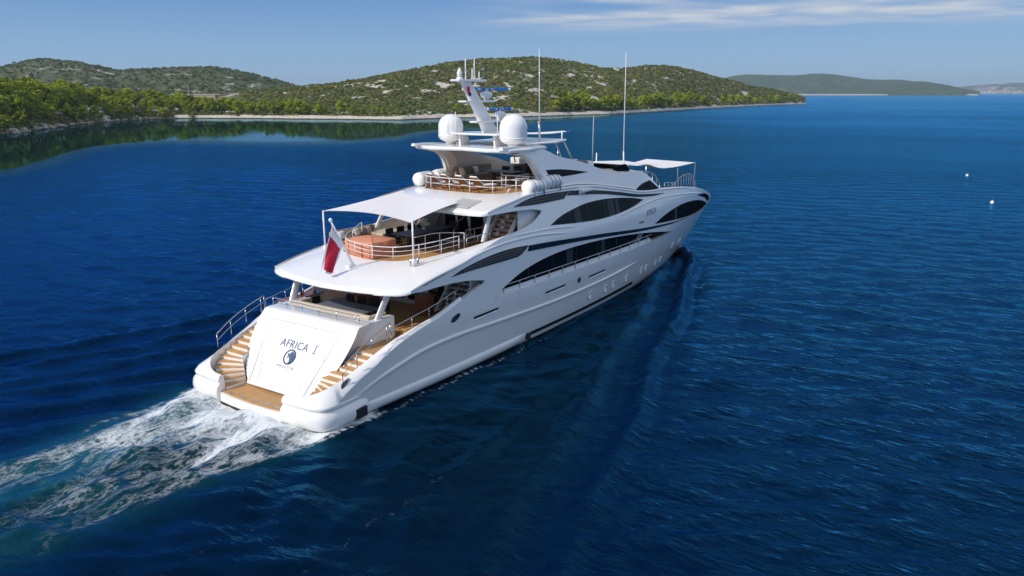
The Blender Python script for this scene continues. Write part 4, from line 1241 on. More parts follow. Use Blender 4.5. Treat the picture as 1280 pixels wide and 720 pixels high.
def table(name, x, y, z, L, Wd, label):
    r = empty(name, (x, y, z), 0, label, 'table')
    b = MB(); b.box((0, 0, .86), (Wd, L, .08), None, .025); b.build('tabletop', M['top'], r)
    for s_ in (-1, 1):
        b = MB(); b.box((0, s_ * L * .3, .41), (Wd * .45, .35, .82), None, .05); b.build('pedestal', M['wood_dk'], r)
    return r
table('dining_table', 5.45, .62, Z_MAIN, 3.7, 1.45, 'long grey dining table on the shaded main deck behind the transom')
for k in range(4):
    chair(6.62, 2.0 - k * .92, Z_MAIN, R(180), 'black chair, %s from port on the forward side of the main deck table' % ORD[k], 'chairs round the main deck table')
chair(5.4, 2.95, Z_MAIN, R(-90), 'black wicker chair at the port end of the grey main deck table', 'chairs round the main deck table')
chair(5.5, -1.75, Z_MAIN, R(90), 'black wicker chair at the starboard end of the grey main deck table, by the pillar', 'chairs round the main deck table')

# curved settee along the back of the transom block
r = empty('transom_settee', (3.7, 0, Z_MAIN), 0, 'long beige upholstered settee built along the back of the transom', 'sofa')
b = MB(); b.box((-.08, .1, .86), (.30, 6.0, .86), None, .08); b.build('backrest', M['beige'], r)
for k in range(4):
    b = MB(); b.box((.45, 2.35 - k * 1.5, .46), (.75, 1.46, .24), None, .07); b.build('seat_cushion', M['beige'], r)
for s_, l in ((-1, 1.2), (1, .9)):
    b = MB(); b.box((.55, s_ * 2.86 - (.0 if s_ > 0 else -.1), .82), (l, .24, .86), None, .07); b.build('side_backrest', M['beige'], r)
b = MB(); b.box((.4, .1, .17), (.8, 6.0, .34)); b.build('base', M['white'], r)
def pillow(x, y, z, rz, m, label, group=None, s=.5, tilt=70):
    b = MB(); n = 9
    rows = []
    for sg in (1, -1):
        rows = []
        for i in range(n):
            u = -1 + 2 * i / (n - 1)
            rows.append([V(u * s / 2 * (1 - .07 * (1 - abs(v)) * abs(u) ** 3), v * s / 2 * (1 - .07 * (1 - abs(u)) * abs(v) ** 3), sg * .11 * s / .5 * (1 - u ** 4) ** .6 * (1 - v ** 4) ** .6) for v in np.linspace(-1, 1, n)])
        b.loft(rows)
    o = b.build('throw_pillow', m)
    o.location = (x, y, z); o.rotation_euler = (0, R(tilt), rz)
    return tag(o, label, 'pillow', group)
for k, y in enumerate((2.3, .6, -1.2, -2.2)):
    pillow(4.0, y, Z_MAIN + .85, R(180 + 8 * (k % 2)), M['pillow_w'] if k % 2 else M['pillow'], ['cream pillow at the port end of the transom settee', 'white pillow in the middle of the transom settee', 'cream pillow on the transom settee, second from starboard', 'white pillow at the starboard end of the transom settee'][k], 'pillows on the transom settee', tilt=62)

def cabinet(x, y, z, d, m, label, ndoor=2):
    r = empty('cabinet', (x, y, z), 0, label, 'cabinet')
    b = MB(); b.box((0, 0, d[2] / 2), d, None, .02); b.build('body', m, r)
    b = MB(); b.box((0, 0, d[2] + .025), (d[0] + .08, d[1] + .08, .05), None, .012); b.build('top', m, r)
    for k in range(ndoor):
        w = d[1] / ndoor
        b = MB(); b.box((-d[0] / 2 - .008, -d[1] / 2 + w * (k + .5), d[2] / 2), (.02, w - .06, d[2] - .14), None, .005); q = b.build('door', m, r)
        b = MB(); b.box((-d[0] / 2 - .03, -d[1] / 2 + w * (k + .5) + .25 * w * (1 if k == 0 else -1), d[2] * .6), (.02, .02, .14)); b.build('handle', M['steel'], q)
    return r
cabinet(8.95, -1.95, Z_MAIN, (.75, .85, 1.15), M['wood'], 'brown wooden cabinet standing at the foot of the main deck stairs')
cabinet(8.6, 2.3, Z_MAIN, (.6, 1.5, 1.1), M['wood'], 'reddish wooden sideboard behind the main deck chairs')
r = empty('drinks_bar', (5.0, 4.05, Z_MAIN), 0, 'wooden topped bar counter against the port bulwark of the main deck', 'bar')
b = MB(); b.box((0, 0, .52), (2.8, .6, 1.04), None, .04); b.build('body', M['cream'], r)
b = MB(); b.prism([V(-1.5, -.42, 1.05), V(1.3, -.42, 1.05), V(1.62, -.2, 1.05), V(1.62, .3, 1.05), V(-1.5, .3, 1.05)], (0, 0, .06)); b.build('top', M['wood'], r)
def bottle(x, y, z, h, m, label):
    b = MB(); b.lathe([(.06, 0), (.06, h * .6), (.025, h * .75), (.025, h)], (0, 0, 0), 10)
    o = b.build('bottle', m); o.location = (x, y, z); tag(o, label, 'bottle', 'bottles and glasses on the drinks bar')
for k, (x, y, h, m) in enumerate(((4.5, 3.95, .36, 'navy'), (4.75, 4.1, .40, 'blue'), (5.0, 4.0, .34, 'navy'), (5.25, 4.15, .38, 'steel'), (5.9, 4.0, .34, 'white'), (6.1, 4.1, .3, 'steel'))):
    bottle(x, y, Z_MAIN + 1.11, h, M[m], '%s bottle on the drinks bar, %s counting from astern' % ({'navy': 'dark', 'blue': 'blue', 'steel': 'silver', 'white': 'white'}[m], ORD[k]))
b = MB(); b.lathe([(.17, 0), (.20, .3), (.20, .62), (.15, .7), (.08, .74)], (0, 0, 0), 16); o = b.build('ice_bucket', M['steel']); o.location = (4.35, 3.35, Z_MAIN + .0); o.scale = (1.2, 1.2, 1.5)
tag(o, 'tall steel ice bucket standing beside the drinks bar', 'bucket')

# teak bollard step and rope coil by the starboard rail
r = empty('teak_bench', (5.6, -3.95, Z_MAIN), 0, 'low teak bench between the transom block and the starboard rail', 'bench')
b = MB(); b.box((0, 0, .42), (1.5, .55, .07), None, .02); b.build('seat', M['teak'], r)
for x in (-.6, .6):
    b = MB(); b.box((x, 0, .2), (.08, .5, .38)); b.build('leg', M['teak'], r)
b = MB()
pts = [V(.34 * math.cos(a) * (1 - .02 * a / 6), .34 * math.sin(a) * (1 - .02 * a / 6), .04 + .012 * a) for a in np.linspace(0, 6 * math.pi, 60)]
b.tube(pts, .035, 6); o = b.build('coiled_rope', M['beige']); o.location = (7.3, -4.25, Z_MAIN + .0); o.scale = (1.2, 1.2, 1.6)
tag(o, 'coil of pale rope on the main deck beside the starboard rail', 'rope')
b = MB(); b.lathe([(.12, 0), (.14, .05), (.14, .42), (.1, .5)], (0, 0, 0), 14); o = b.build('deck_lantern', M['pillow']); o.location = (8.1, -4.3, Z_MAIN + .55); tag(o, 'small cream lantern beside the starboard main deck rail', 'lantern')
b = MB(); b.box((8.1, -4.3, Z_MAIN + .27), (.4, .4, .54), None, .03); tag(b.build('side_locker', M['white']), 'small white locker under the cream lantern', 'locker')

# upper deck
table('dining_table', 12.6, 1.15, Z_UP, 1.5, 4.4, 'long grey dining table with flowers on the upper deck')
for k in range(4):
    chair(11.0 + k * 1.0, 2.25, Z_UP, R(-90), 'black chair, %s from astern, port side of the flower-topped table' % ORD[k], 'chairs round the upper deck table')
    chair(11.0 + k * 1.0, .02, Z_UP, R(90), 'black chair, %s from astern, starboard side of the flower-topped table' % ORD[k], 'chairs round the upper deck table')
chair(10.0, 1.15, Z_UP, 0, 'black chair at the aft end of the upper deck table, beside the terracotta cover', 'chairs round the upper deck table')
chair(15.2, 1.15, Z_UP, R(180), 'black chair at the forward end of the upper deck table, by the glass doors', 'chairs round the upper deck table')
r = empty('flower_bouquet', (12.5, 1.05, Z_UP + .945), 0, 'cream flower bouquet in the middle of the upper deck table', 'flowers')
b = MB(); b.lathe([(.09, 0), (.14, .05), (.12, .2), (.14, .24)], (0, 0, 0), 12); b.build('vase', M['white'], r)
b = MB(); lf = MB()
for k in range(46):
    a = random.random() * 6.28; e = random.random(); rr = .42 * math.sqrt(random.random())
    c = V(rr * math.cos(a), rr * math.sin(a), .30 + .20 * (1 - (rr / .42) ** 2) * (.6 + .4 * e))
    b.lathe([(.01, -.03), (.055, 0), (.065, .03), (.03, .05)], c, 7)
    if k % 2: lf.box(c + V(0, 0, -.08), (.16, .07, .01), Matrix.Rotation(a, 3, 'Z') @ Matrix.Rotation(.5, 3, 'Y'))
b.build('blossoms', M['flower'], r); lf.build('leaves', M['leaf'], r)
# terracotta covered spa pool
r = empty('covered_spa_pool', (8.28, 1.45, Z_UP), 0, 'terracotta fabric cover strapped over the spa pool at the upper deck rail', 'pool cover')
b = MB()
o_ = [(-1.05, -1.1), (-1.15, 0), (-1.05, 1.1), (-.4, 1.45), (.9, 1.2), (1.15, .2), (1.0, -1.0), (.1, -1.25)]
o_ = [Vector(p) for p in o_]
rows = [[V(p.x * k, p.y * k, z + (.04 * math.sin(6 * i) if z > .7 else 0)) for i, p in enumerate(o_ + o_[:1])] for k, z in ((1.0, 0.02), (1.01, .4), (1.0, .90), (.97, .97), (.55, 1.06), (.2, 1.10), (.02, 1.11))]
b.loft(rows, smooth=False); b.build('fabric_cover', M['terra'], r)
for i, p in enumerate(o_):
    q = o_[(i + 1) % 8]
    b = MB()
    for t in (.2, .7):
        c = p.lerp(q, t) * 1.025; b.box(V(c.x, c.y, .46), (.03, .03, .9))
    b.build('cover_seam', M['terra'], r)
# port side sofa of the upper deck, seen past the cover
r = empty('upper_deck_sofa', (9.6, 4.0, Z_UP), 0, 'taupe sofa with pillows along the port rail of the upper deck', 'sofa')
b = MB(); b.box((0, -.15, .42), (3.6, .9, .30), None, .1); b.build('seat_cushion', M['taupe'], r)
b = MB(); b.box((0, .38, .80), (3.7, .24, .70), None, .1); b.build('backrest', M['taupe'], r)
b = MB(); b.box((0, -.1, .14), (3.6, .9, .26)); b.build('base', M['white'], r)
for k, (x, m) in enumerate(((8.4, 'pillow_w'), (8.9, 'taupe'), (9.7, 'pillow'), (10.3, 'taupe'), (10.7, 'beige'))):
    pillow(x, 4.08, Z_UP + .86, R(-90 + 6 * (k % 3)), M[m], {'pillow_w': 'white pillow at the aft end of the port upper deck sofa', 'pillow': 'large cream pillow in the middle of the port upper deck sofa', 'beige': 'beige pillow at the forward end of the port upper deck sofa', 'taupe': 'taupe pillow on the port upper deck sofa, %s' % ('next to the white one' if k == 1 else 'next to the beige one')}[m], 'pillows on the port upper deck sofa', .56, 66)
r = empty('sun_pad', (11.6, 3.6, Z_UP), 0, 'wide beige sun pad on a white base, port side of the upper deck', 'sun bed')
b = MB(); b.box((0, 0, .3), (1.9, 1.6, .55), None, .05); b.build('base', M['white'], r)
b = MB(); b.box((0, 0, .66), (1.8, 1.5, .16), None, .06); b.build('mattress', M['beige'], r)
r = empty('lounge_daybed', (14.4, 3.35, Z_UP), 0, 'taupe daybed with slanted back by the sky lounge doors', 'daybed')
b = MB(); b.box((0, 0, .55), (2.6, 1.7, .24), None, .08); b.build('mattress', M['taupe'], r)
b = MB(); b.box((0, 0, .2), (2.6, 1.7, .42)); b.build('base', M['white'], r)
b = MB(); b.box((1.35, 0, 1.1), (.2, 1.7, 1.25), Matrix.Rotation(R(35), 3, 'Y'), .08); b.build('backrest', M['taupe'], r)
pillow(14.6, 2.95, Z_UP + .95, R(180), M['pillow'], 'cream pillow on the taupe daybed by the sky lounge doors', None, .6, 60)
pillow(14.3, 3.75, Z_UP + .95, R(170), M['taupe'], 'taupe pillow on the daybed, outboard of the cream one', None, .55, 60)

# aft awning over the upper deck
aw = empty('aft_awning', (6.45, 0, Z_UP), 0, 'white sail awning stretched aft from the flybridge on two poles', 'awning')
A = [V(6.45, 3.35, 8.78), V(6.45, -3.3, 8.75), V(12.1, -2.0, 8.98), V(13.9, 4.05, 9.16)]
rows = []
for i in range(15):
    u = i / 14
    row = []
    for j in range(21):
        v = j / 20
        p = A[0].lerp(A[1], v).lerp(A[3].lerp(A[2], v), u)
        scal = .85 * 4 * v * (1 - v) * (1 - u) ** 3 * .9
        side_in = .22 * 4 * u * (1 - u) * (1 - 2 * v)
        sag = -.10 * 4 * u * (1 - u) * (1 - .3 * (2 * v - 1) ** 2)
        row.append(p + V(scal, -side_in, sag * .5 + .05 * math.sin(3 * u + 5 * v)))
    rows.append(row)
b = MB(); b.loft([[p - V(6.45, 0, Z_UP) for p in rw] for rw in rows]); b.loft([[p - V(6.45, 0, Z_UP + .015) for p in rw] for rw in rows]); b.build('canvas', M['canvas'], aw)
for s_ in (-1, 1):
    b = MB(); b.rod((.02, s_ * 3.42, .55), (.02, s_ * 3.42, 2.66), .05, n=8)
    b.rod((.02, s_ * 3.42, .28), (.02, s_ * 3.42, .62), .11); b.tube([(.02, s_ * 3.42, 2.64), (.1, s_ * 3.36, 2.64), (.3, s_ * 3.3, 2.62)], .03, 6)
    b.build('pole', M['white'], aw)
# foredeck awning
aw = empty('foredeck_awning', (44, 0, 6.2), 0, 'white awning on thin posts over the foredeck', 'awning')
A = [V(33.4, 2.6, 9.75), V(33.4, -2.6, 9.75), V(47.4, -2.5, 8.95), V(47.4, 2.5, 9.05)]
rows = []
for i in range(17):
    u = i / 16
    rows.append([A[0].lerp(A[1], v).lerp(A[3].lerp(A[2], v), u) + V(0, .2 * 4 * u * (1 - u) * (2 * v - 1), -.42 * math.sin(math.pi * u) * (.4 + .6 * abs(2 * v - 1)) + .30 * math.exp(-((u - .28) / .12) ** 2)) - V(44, 0, 6.2) for v in np.linspace(0, 1, 9)])
b = MB(); b.loft(rows); b.loft([[p - V(0, 0, .015) for p in rw] for rw in rows]); b.build('canvas', M['canvas'], aw)
for s_ in (-1, 1):
    for x, z, d in ((47.4, 8.98, 5.9), (43.4, 8.75, 6.3)):
        b = MB(); b.rod((x - 44, s_ * 2.5, d - 6.2), (x - 44, s_ * 2.5, z - 6.2), .055, n=8); b.build('post', M['steel'], aw)
for x, h in ((37.2, 9.2), (38.6, 9.0), (35.6, 10.4)):
    b = MB(); b.rod((x, 1.6, 7.0), (x, 1.6, h), .05, n=6); b.build('stanchion', M['white'], yacht)

# ensign: hangs limp from the staff, red with a white border
b = MB(); rows = []
nu, nv = 22, 14
top = V(3.98, 0, 8.62); low = V(4.62, 0, 7.46)
for i in range(nu):
    u = i / (nu - 1)
    row = []
    for j in range(nv):
        v = j / (nv - 1)
        hoist = top.lerp(low, v)
        fall = u * 2.35
        fold = .17 * math.sin(v * 9 + u * 2.0) * (u ** .7)
        conv = V(3.98, 0, 0)
        x = hoist.x * (1 - .75 * u) + (3.72 + .55 * (v - .2) * (1 - .2 * u)) * .75 * u - .38 * u
        row.append(V(x, fold + .22 * u + .10 * math.sin(v * 5), hoist.z - fall * (1 - .38 * v) - .1 * u))
    rows.append(row)
fl_white = MB(); fl_red = MB()
mr_ = MB()
flag_root = empty('ensign_flag', (4.0, .1, 6.6), 0, 'red and white ensign hanging limp from the flag staff at the stern', 'flag')
off = V(4.0, .1, 6.6)
allv = [p - off for rw in rows for p in rw]
fw = []; frd = []
for i in range(nu - 1):
    for j in range(nv - 1):
        f = (i * nv + j, i * nv + j + 1, (i + 1) * nv + j + 1, (i + 1) * nv + j)
        border = i < 4 or i > 19 or j < 2 or j > 11
        (fw if border else frd).append(f)
fl_white.add(allv, fw, True); fl_red.add(allv, frd, True)
fl_white.build('white_border', M['canvas'], flag_root); fl_red.build('red_field', M['red'], flag_root)

# flybridge: sun loungers, rafts, table
def lounger():
    r = empty('sun_lounger')
    b = MB()
    for s_ in (-1, 1): b.box((0, s_ * .33, .32), (2.0, .05, .08))
    for x in (-.95, -.3, .35, .95): b.box((x, 0, .32), (.06, .66, .06))
    b.build('frame', M['wood'], r)
    for x, y in ((-.8, .33), (-.8, -.33), (.8, .33), (.8, -.33)):
        b = MB(); b.box((x, y, .15), (.06, .05, .30), Matrix.Rotation(R(12 if x > 0 else -12), 3, 'Y')); b.build('leg', M['wood'], r)
    b = MB(); b.box((-.25, 0, .40), (1.4, .66, .09), None, .03); b.build('mattress', M['pillow_w'], r)
    b = MB(); b.box((.72, 0, .68), (.85, .68, .06), Matrix.Rotation(R(-42), 3, 'Y'), .02); b.build('backrest', M['wood'], r)
    b = MB(); b.box((.66, 0, .76), (.8, .62, .09), Matrix.Rotation(R(-42), 3, 'Y'), .03); b.build('back_cushion', M['pillow_w'], r)
    return r
l0 = lounger()
for k, y in enumerate((2.45, 1.35, .2, -.95)):
    o = l0 if k == 0 else copy_tree(l0)
    o.location = (16.1, y, Z_FLY); o.rotation_euler = (0, 0, R(158 + 5 * k))
    tag(o, ['wooden sun lounger at the port end of the flybridge row, beside the life rafts', 'wooden sun lounger with white cushion, second from port on the flybridge', 'wooden sun lounger with white cushion, third from port on the flybridge', 'wooden sun lounger at the starboard end of the flybridge row'][k], 'sun lounger', 'sun loungers on the flybridge')
def raft():
    r = empty('life_raft')
    q = Matrix.Rotation(R(90), 3, 'Y')
    b = MB(); b.lathe([(.02, -.82), (.25, -.80), (.42, -.68), (.45, -.6), (.45, .6), (.42, .68), (.25, .80), (.02, .82)], (0, 0, .62), 20, q); b.build('canister', M['white'], r)
    b = MB()
    for x in (-.38, 0, .38):
        b.lathe([(.455, -.035), (.475, -.03), (.475, .03), (.455, .035)], (x, 0, .62), 20, q)
    b.build('strap', M['grey'], r)
    b = MB()
    for x in (-.45, .45):
        b = MB(); b.box((x, 0, .10), (.08, .85, .06)); b.rod((x, -.4, .1), (x, -.45, .6), .035, n=6); b.rod((x, .4, .1), (x, .45, .6), .035, n=6)
        b.build('cradle', M['steel'], r)
    b = MB(); b.box((.1, -.46, .70), (.7, .02, .16)); b.build('placard', M['ltblue'], r)
    return r
r0 = raft()
for k, (x, y, z, rz, lb) in enumerate(((17.1, -4.15, 9.02, -6, 'white life raft canister on the starboard flybridge side, the aft one'), (19.1, -4.12, 9.14, -6, 'white life raft canister on the starboard flybridge side, the forward one'),
                                       (16.0, 3.95, 9.15, 6, 'white life raft canister on the port flybridge side, the aft one'), (17.9, 4.0, 9.2, 6, 'white life raft canister on the port flybridge side, the forward one'))):
    o = r0 if k == 0 else copy_tree(r0)
    o.location = (x, y, z); o.rotation_euler = (0, R(0), R(rz)); o.scale = (1.08, 1.08, 1.0)
    tag(o, lb, 'life raft', 'life rafts along the flybridge')
table('flybridge_table', 20.4, .7, Z_FLY, 2.6, 1.2, 'dark low table in front of the flybridge settee under the arch')
r = empty('flybridge_settee', (20.6, 2.9, Z_FLY), 0, 'dark taupe settee inside the port wing of the radar arch', 'sofa')
b = MB(); b.box((0, 0, .42), (4.2, .9, .35), None, .1); b.build('seat_cushion', M['taupe'], r)
b = MB(); b.box((0, .42, .85), (4.2, .22, .6), None, .08); b.build('backrest', M['taupe'], r)
pillow(18.9, 3.0, Z_FLY + .85, R(-60), M['pillow'], 'cream pillow at the aft end of the flybridge settee', None, .7, 62)
pillow(20.6, 3.1, Z_FLY + .85, R(-90), M['pillow_w'], 'white pillow in the middle of the flybridge settee', None, .5, 62)
for k in range(3):
    chair(21.6 + .2 * k, 1.4 - k * .9, Z_FLY, R(180), 'black chair beside the flybridge table, %s from port' % ORD[k], 'chairs at the flybridge table')
cabinet(22.6, -1.3, Z_FLY, (.8, 1.4, 1.15), M['cream'], 'cream cabinet on the flybridge behind the inner rails')
cabinet(22.9, -2.9, Z_FLY, (.8, 1.2, 1.25), M['pillow'], 'pale bar cabinet against the starboard arch of the flybridge')

# ================================================================== SURROUNDINGS
FWD = np.array([0.8219, 0.5696]); RGT = np.array([0.5696, -0.8219])
PIT = R(13.8195); CP, SP = math.cos(PIT), math.sin(PIT)
HCAM = CAM.z
def at(bearing, depth):
    """ground position from a bearing (slope to the right of dead ahead) and a distance ahead"""
    p = np.array([CAM.x, CAM.y]) + FWD * depth + RGT * depth * bearing
    return p
def bear(u):
    return (u - 640) / 996 / (CP + SP * 245 / 996)
def depth_of(v):
    y = (360 - v) / 996
    return HCAM * (CP + SP * y) / (SP - CP * y)
def elev(v):
    y = (360 - v) / 996
    return (-SP + CP * y) / (CP + SP * y)

# shoreline: bearing -> distance
sh_u = [-420, -250, -100, 0, 60, 130, 180, 220, 300, 400, 500, 560, 640, 700, 760, 800, 850, 900, 950, 985, 1008]
sh_v = [185, 178, 172, 167, 160, 152, 149.5, 148, 148, 149, 150, 147.5, 146.5, 144.5, 143, 141, 138, 135, 132.5, 131, 130.3]
SH_B = [bear(u) for u in sh_u]; SH_D = [depth_of(v) for v in sh_v]
def shore(b):
    return np.interp(b, SH_B, SH_D)
def fbm(x, y, s, o=4):
    a = 0; w = 1
    for k in range(o):
        a += w * noise.noise((x * s, y * s, 3.7 * k)); s *= 2.1; w *= .5
    return a

# ---------------------------------------------------------------- the sea: one sheet from under the camera to the horizon
angs = np.concatenate([np.linspace(-math.pi, -0.80, 50)[:-1], np.linspace(-0.80, 0.80, 560), np.linspace(0.80, math.pi, 50)[1:]])
rad = [1.0, 4.0, 8.0]
while rad[-1] < 22000: rad.append(rad[-1] * (1.0068 if rad[-1] < 330 else 1.012 if rad[-1] < 1200 else 1.05) + .02)
rad = np.array(rad)
A_, R_ = np.meshgrid(angs, rad)
sx = CAM.x + R_ * (np.cos(A_) * FWD[0] + np.sin(A_) * RGT[0]); sy = CAM.y + R_ * (np.cos(A_) * FWD[1] + np.sin(A_) * RGT[1])
sz = np.zeros_like(sx)
rng = np.random.RandomState(3)
dr = np.gradient(rad)[:, None]
for k in range(46):
    lam = 0.8 + 4.6 * (k / 46) ** 1.8
    th = rng.normal(0, .36) + .14
    d = np.array([math.cos(th) * FWD[0] + math.sin(th) * RGT[0], math.cos(th) * FWD[1] + math.sin(th) * RGT[1]])
    amp = 0.0050 * lam ** .7
    w = np.clip((lam - 2.6 * dr) / (1.2 * dr), 0, 1)
    sz += w * amp * np.sin(2 * math.pi / lam * (sx * d[0] + sy * d[1]) + rng.uniform(0, 6.28))
sz *= np.clip((330 - R_) / 260, 0, 1)
# wake systems thrown off by bow and stern
def wedge(x0, slope, base, lam, amp, ang, dec, wid):
    X = x0 - sx; d = np.abs(sy)
    env = np.exp(-((d - base - slope * X) / (wid + .055 * np.clip(X, 0, None))) ** 2) * np.exp(-np.clip(X, 0, None) / dec) * np.clip(X / 4, 0, 1)
    w = np.clip((lam - 2.6 * dr) / (1.2 * dr), 0, 1)
    ph = 2 * math.pi / lam * (-X * math.cos(ang) + d * math.sin(ang)) + .6 * np.sin(X * .13) 
    return w * amp * env * (np.sin(ph) + .3 * np.sin(2 * ph + 1))
def bow_wave(lam, amp, dec, off, slope):
    X = np.clip(50.6 - sx, 0, None); d = np.abs(sy)
    dc = off * (1 - np.exp(-X / 5.0)) + slope * X + .25 * np.sin(X * .33)
    r = d - dc
    env = np.where(r > 0, np.exp(-(r / 1.1) ** 2), np.exp(-(r / (2.6 + .05 * X)) ** 2)) * np.exp(-X / dec) * np.clip(X / 2.5, 0, 1)
    w = np.clip((lam - 2.2 * dr) / (1.0 * dr), 0, 1)
    ph = 2 * math.pi / lam * r
    return w * amp * env * (np.cos(ph) + .3 * np.cos(2 * ph)) * (.75 + .25 * np.sin(X * .8 + d))
sz += bow_wave(3.0, .72, 38, 2.6, .31) + bow_wave(2.6, .10, 60, 1.2, .22)
sz += wedge(4, .20, 5.5, 4.0, .10, R(50), 60, 2.0)
sz += np.where(sy > 0, 1.0, .35) * (wedge(30, .16, 6.0, 3.4, .13, R(62), 60, 3.0) + wedge(12, .22, 8.0, 2.8, .09, R(66), 60, 3.0))
# churned water astern
X = -1.4 - sx
inw = np.clip(X / .8, 0, 1) * np.exp(-(sy / (4.6 - .06 * np.clip(X, 0, 25))) ** 6) 
ch = np.zeros_like(sx)
for k in range(30):
    lam = 0.7 + 3.0 * rng.rand(); th = rng.uniform(0, 6.28)
    w = np.clip((lam - 2.6 * dr) / (1.2 * dr), 0, 1)
    ch += w * lam * .026 * np.sin(2 * math.pi / lam * (sx * math.cos(th) * .6 + sy * math.sin(th)) + rng.uniform(0, 6.28))
sz += ch * inw * np.exp(-np.clip(X, 0, None) / 25) + .10 * inw * np.exp(-np.clip(X, 0, None) / 6)
# no water standing inside the hull
# foam amount (real froth on the surface), calm water in the lee of the shore
foam = np.zeros_like(sx)
Xc = np.clip(X, 0, None)
wid = 4.75 - .085 * np.clip(Xc, 0, 20)
sheet = np.clip(X / .5, 0, 1) * np.exp(-Xc / 4.6) * np.exp(-(sy / (wid + .1)) ** 8) * .80
foam += sheet
for c0, sl, wd, am, dc in ((4.2, -.12, .60, 1.0, 17), (2.0, -.05, .6, .8, 11), (-.2, .02, .7, .6, 9), (-2.0, .05, .7, .8, 11), (-4.3, .03, .40, .85, 13), (-3.2, .08, .5, .6, 10)):
    yc = c0 + sl * Xc + .35 * np.sin(Xc * .45 + c0 * 2) + .2 * np.sin(Xc * 1.1 + c0)
    foam += .52 * am * np.clip(X / .5, 0, 1) * np.exp(-((sy - yc) / (wd * (1 + .03 * Xc))) ** 2) * np.exp(-Xc / dc)
def trail(xa, xb, f, wd, am):
    yc = f(sx) + .10 * np.sin(sx * 1.7) + .06 * np.sin(sx * 4.1)
    return am * np.exp(-((sy - yc) / wd) ** 2) * np.clip((sx - xa) / 3, 0, 1) * np.clip((xb - sx) / 6, 0, 1)
foam += trail(-4, 20, lambda x: -5.35 + np.where(x < 3, -.01 * (3 - x), 0), .10, .62)
foam += trail(-40, 4, lambda x: -11.9 + .07 * x, .09, .24)
foam += trail(-30, 0, lambda x: -8.3 + .05 * x, .08, .2)
foam += trail(-10, 1.5, lambda x: 5.1 + .05 * x, .16, .34)
foam += 1.2 * np.exp(-((np.abs(sy) - 4.95) / .28) ** 2) * np.clip((2.3 - sx) / 1.2, 0, 1) * np.clip((sx + 3) / 1.5, 0, 1)
hull_y = np.interp(sx, GW[0], GW[1], left=0, right=0)
foam += .22 * np.exp(-((np.abs(sy) - hull_y - .08) / .13) ** 2) * ((sx > 1) & (sx < 50.3))
foam += .9 * np.exp(-((sx - 50.3) / 1.0) ** 2 - (sy / .7) ** 2)
_X = np.clip(50.6 - sx, 0, None); _dc = 2.6 * (1 - np.exp(-_X / 5.0)) + .31 * _X + .25 * np.sin(_X * .33)
foam += .42 * np.exp(-((np.abs(sy) - _dc) / .35) ** 2) * np.exp(-_X / 12) * np.clip(_X, 0, 1)
churn = np.clip(X / .5, 0, 1) * np.exp(-(sy / (wid + .9)) ** 6) * np.exp(-Xc / 28)
b_all = np.tan(np.clip(A_, -1.4, 1.4)); dep = R_ * np.cos(A_)
front = np.abs(A_) < 1.2
sdist = np.interp(b_all, SH_B, SH_D)
lee = np.interp(b_all, [bear(u) for u in (-400, 0, 300, 420, 560, 700, 800, 900)], [.42, .46, .47, .49, .60, .78, .92, 1.0])
calm = np.where(front & (b_all < bear(1000)), np.clip((dep / sdist - lee + .03 * np.sin(sx * .05) * np.sin(sy * .043)) / .09, 0, 1), 0)
sz *= (1 - .97 * calm)
me = bpy.data.meshes.new('sea')
nr, nc = sx.shape
co = np.stack([sx, sy, sz], -1).reshape(-1, 3)
idx = np.arange(nr * nc).reshape(nr, nc)
q = np.stack([idx[:-1, :-1], idx[1:, :-1], idx[1:, 1:], idx[:-1, 1:]], -1).reshape(-1, 4)
# close the seam behind the camera and the hub
me.vertices.add(len(co)); me.vertices.foreach_set('co', co.ravel())
def set_faces(me, q):
    n, k = q.shape
    me.loops.add(n * k); me.loops.foreach_set('vertex_index', q.ravel().astype(np.int32))
    me.polygons.add(n); me.polygons.foreach_set('loop_start', np.arange(0, n * k, k, dtype=np.int32))
    me.polygons.foreach_set('use_smooth', np.ones(n, bool))
    me.update(calc_edges=True)
set_faces(me, q[:, ::-1])
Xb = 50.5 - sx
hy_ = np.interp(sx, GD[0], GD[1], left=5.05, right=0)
slick_shade = np.clip(Xb / 6, 0, 1) * np.clip((2.0 + .31 * Xb - np.abs(sy)) / 3.0, 0, 1) * np.clip((sx + 26) / 26, 0, 1) * (sy < 0)  # mask of smoother starboard water that also carries a painted hull shadow
for nm, arr in (('slick_shade', slick_shade), ('foam', foam), ('calm', calm), ('churn', churn)):
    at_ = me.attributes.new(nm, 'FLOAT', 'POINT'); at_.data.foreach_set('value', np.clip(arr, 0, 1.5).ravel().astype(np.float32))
sea = bpy.data.objects.new('sea', me); COL.objects.link(sea)
tag(sea, 'deep blue rippled sea', kind='structure')

m = bpy.data.materials.new('sea_water'); m.use_nodes = True
t = m.node_tree; pb = t.nodes['Principled BSDF']; L = t.links.new
def node(ty, **k):
    n = t.nodes.new(ty)
    for a, b in k.items(): setattr(n, a, b)
    return n
def math_(op, a, b=None):
    n = node('ShaderNodeMath', operation=op)
    for i, s_ in enumerate((a, b)):
        if s_ is None: continue
        if isinstance(s_, (int, float)): n.inputs[i].default_value = s_
        else: L(s_, n.inputs[i])
    return n.outputs[0]
geo = node('ShaderNodeNewGeometry')
def attr(n): 
    a = node('ShaderNodeAttribute', attribute_name=n); return a.outputs['Fac']
def nz(scale, det, rough=.5, mapping=None, dist=0.0):
    n = node('ShaderNodeTexNoise'); n.inputs['Scale'].default_value = scale; n.inputs['Detail'].default_value = det; n.inputs['Roughness'].default_value = rough; n.inputs['Distortion'].default_value = dist
    L(mapping, n.inputs['Vector']); return n.outputs[0]
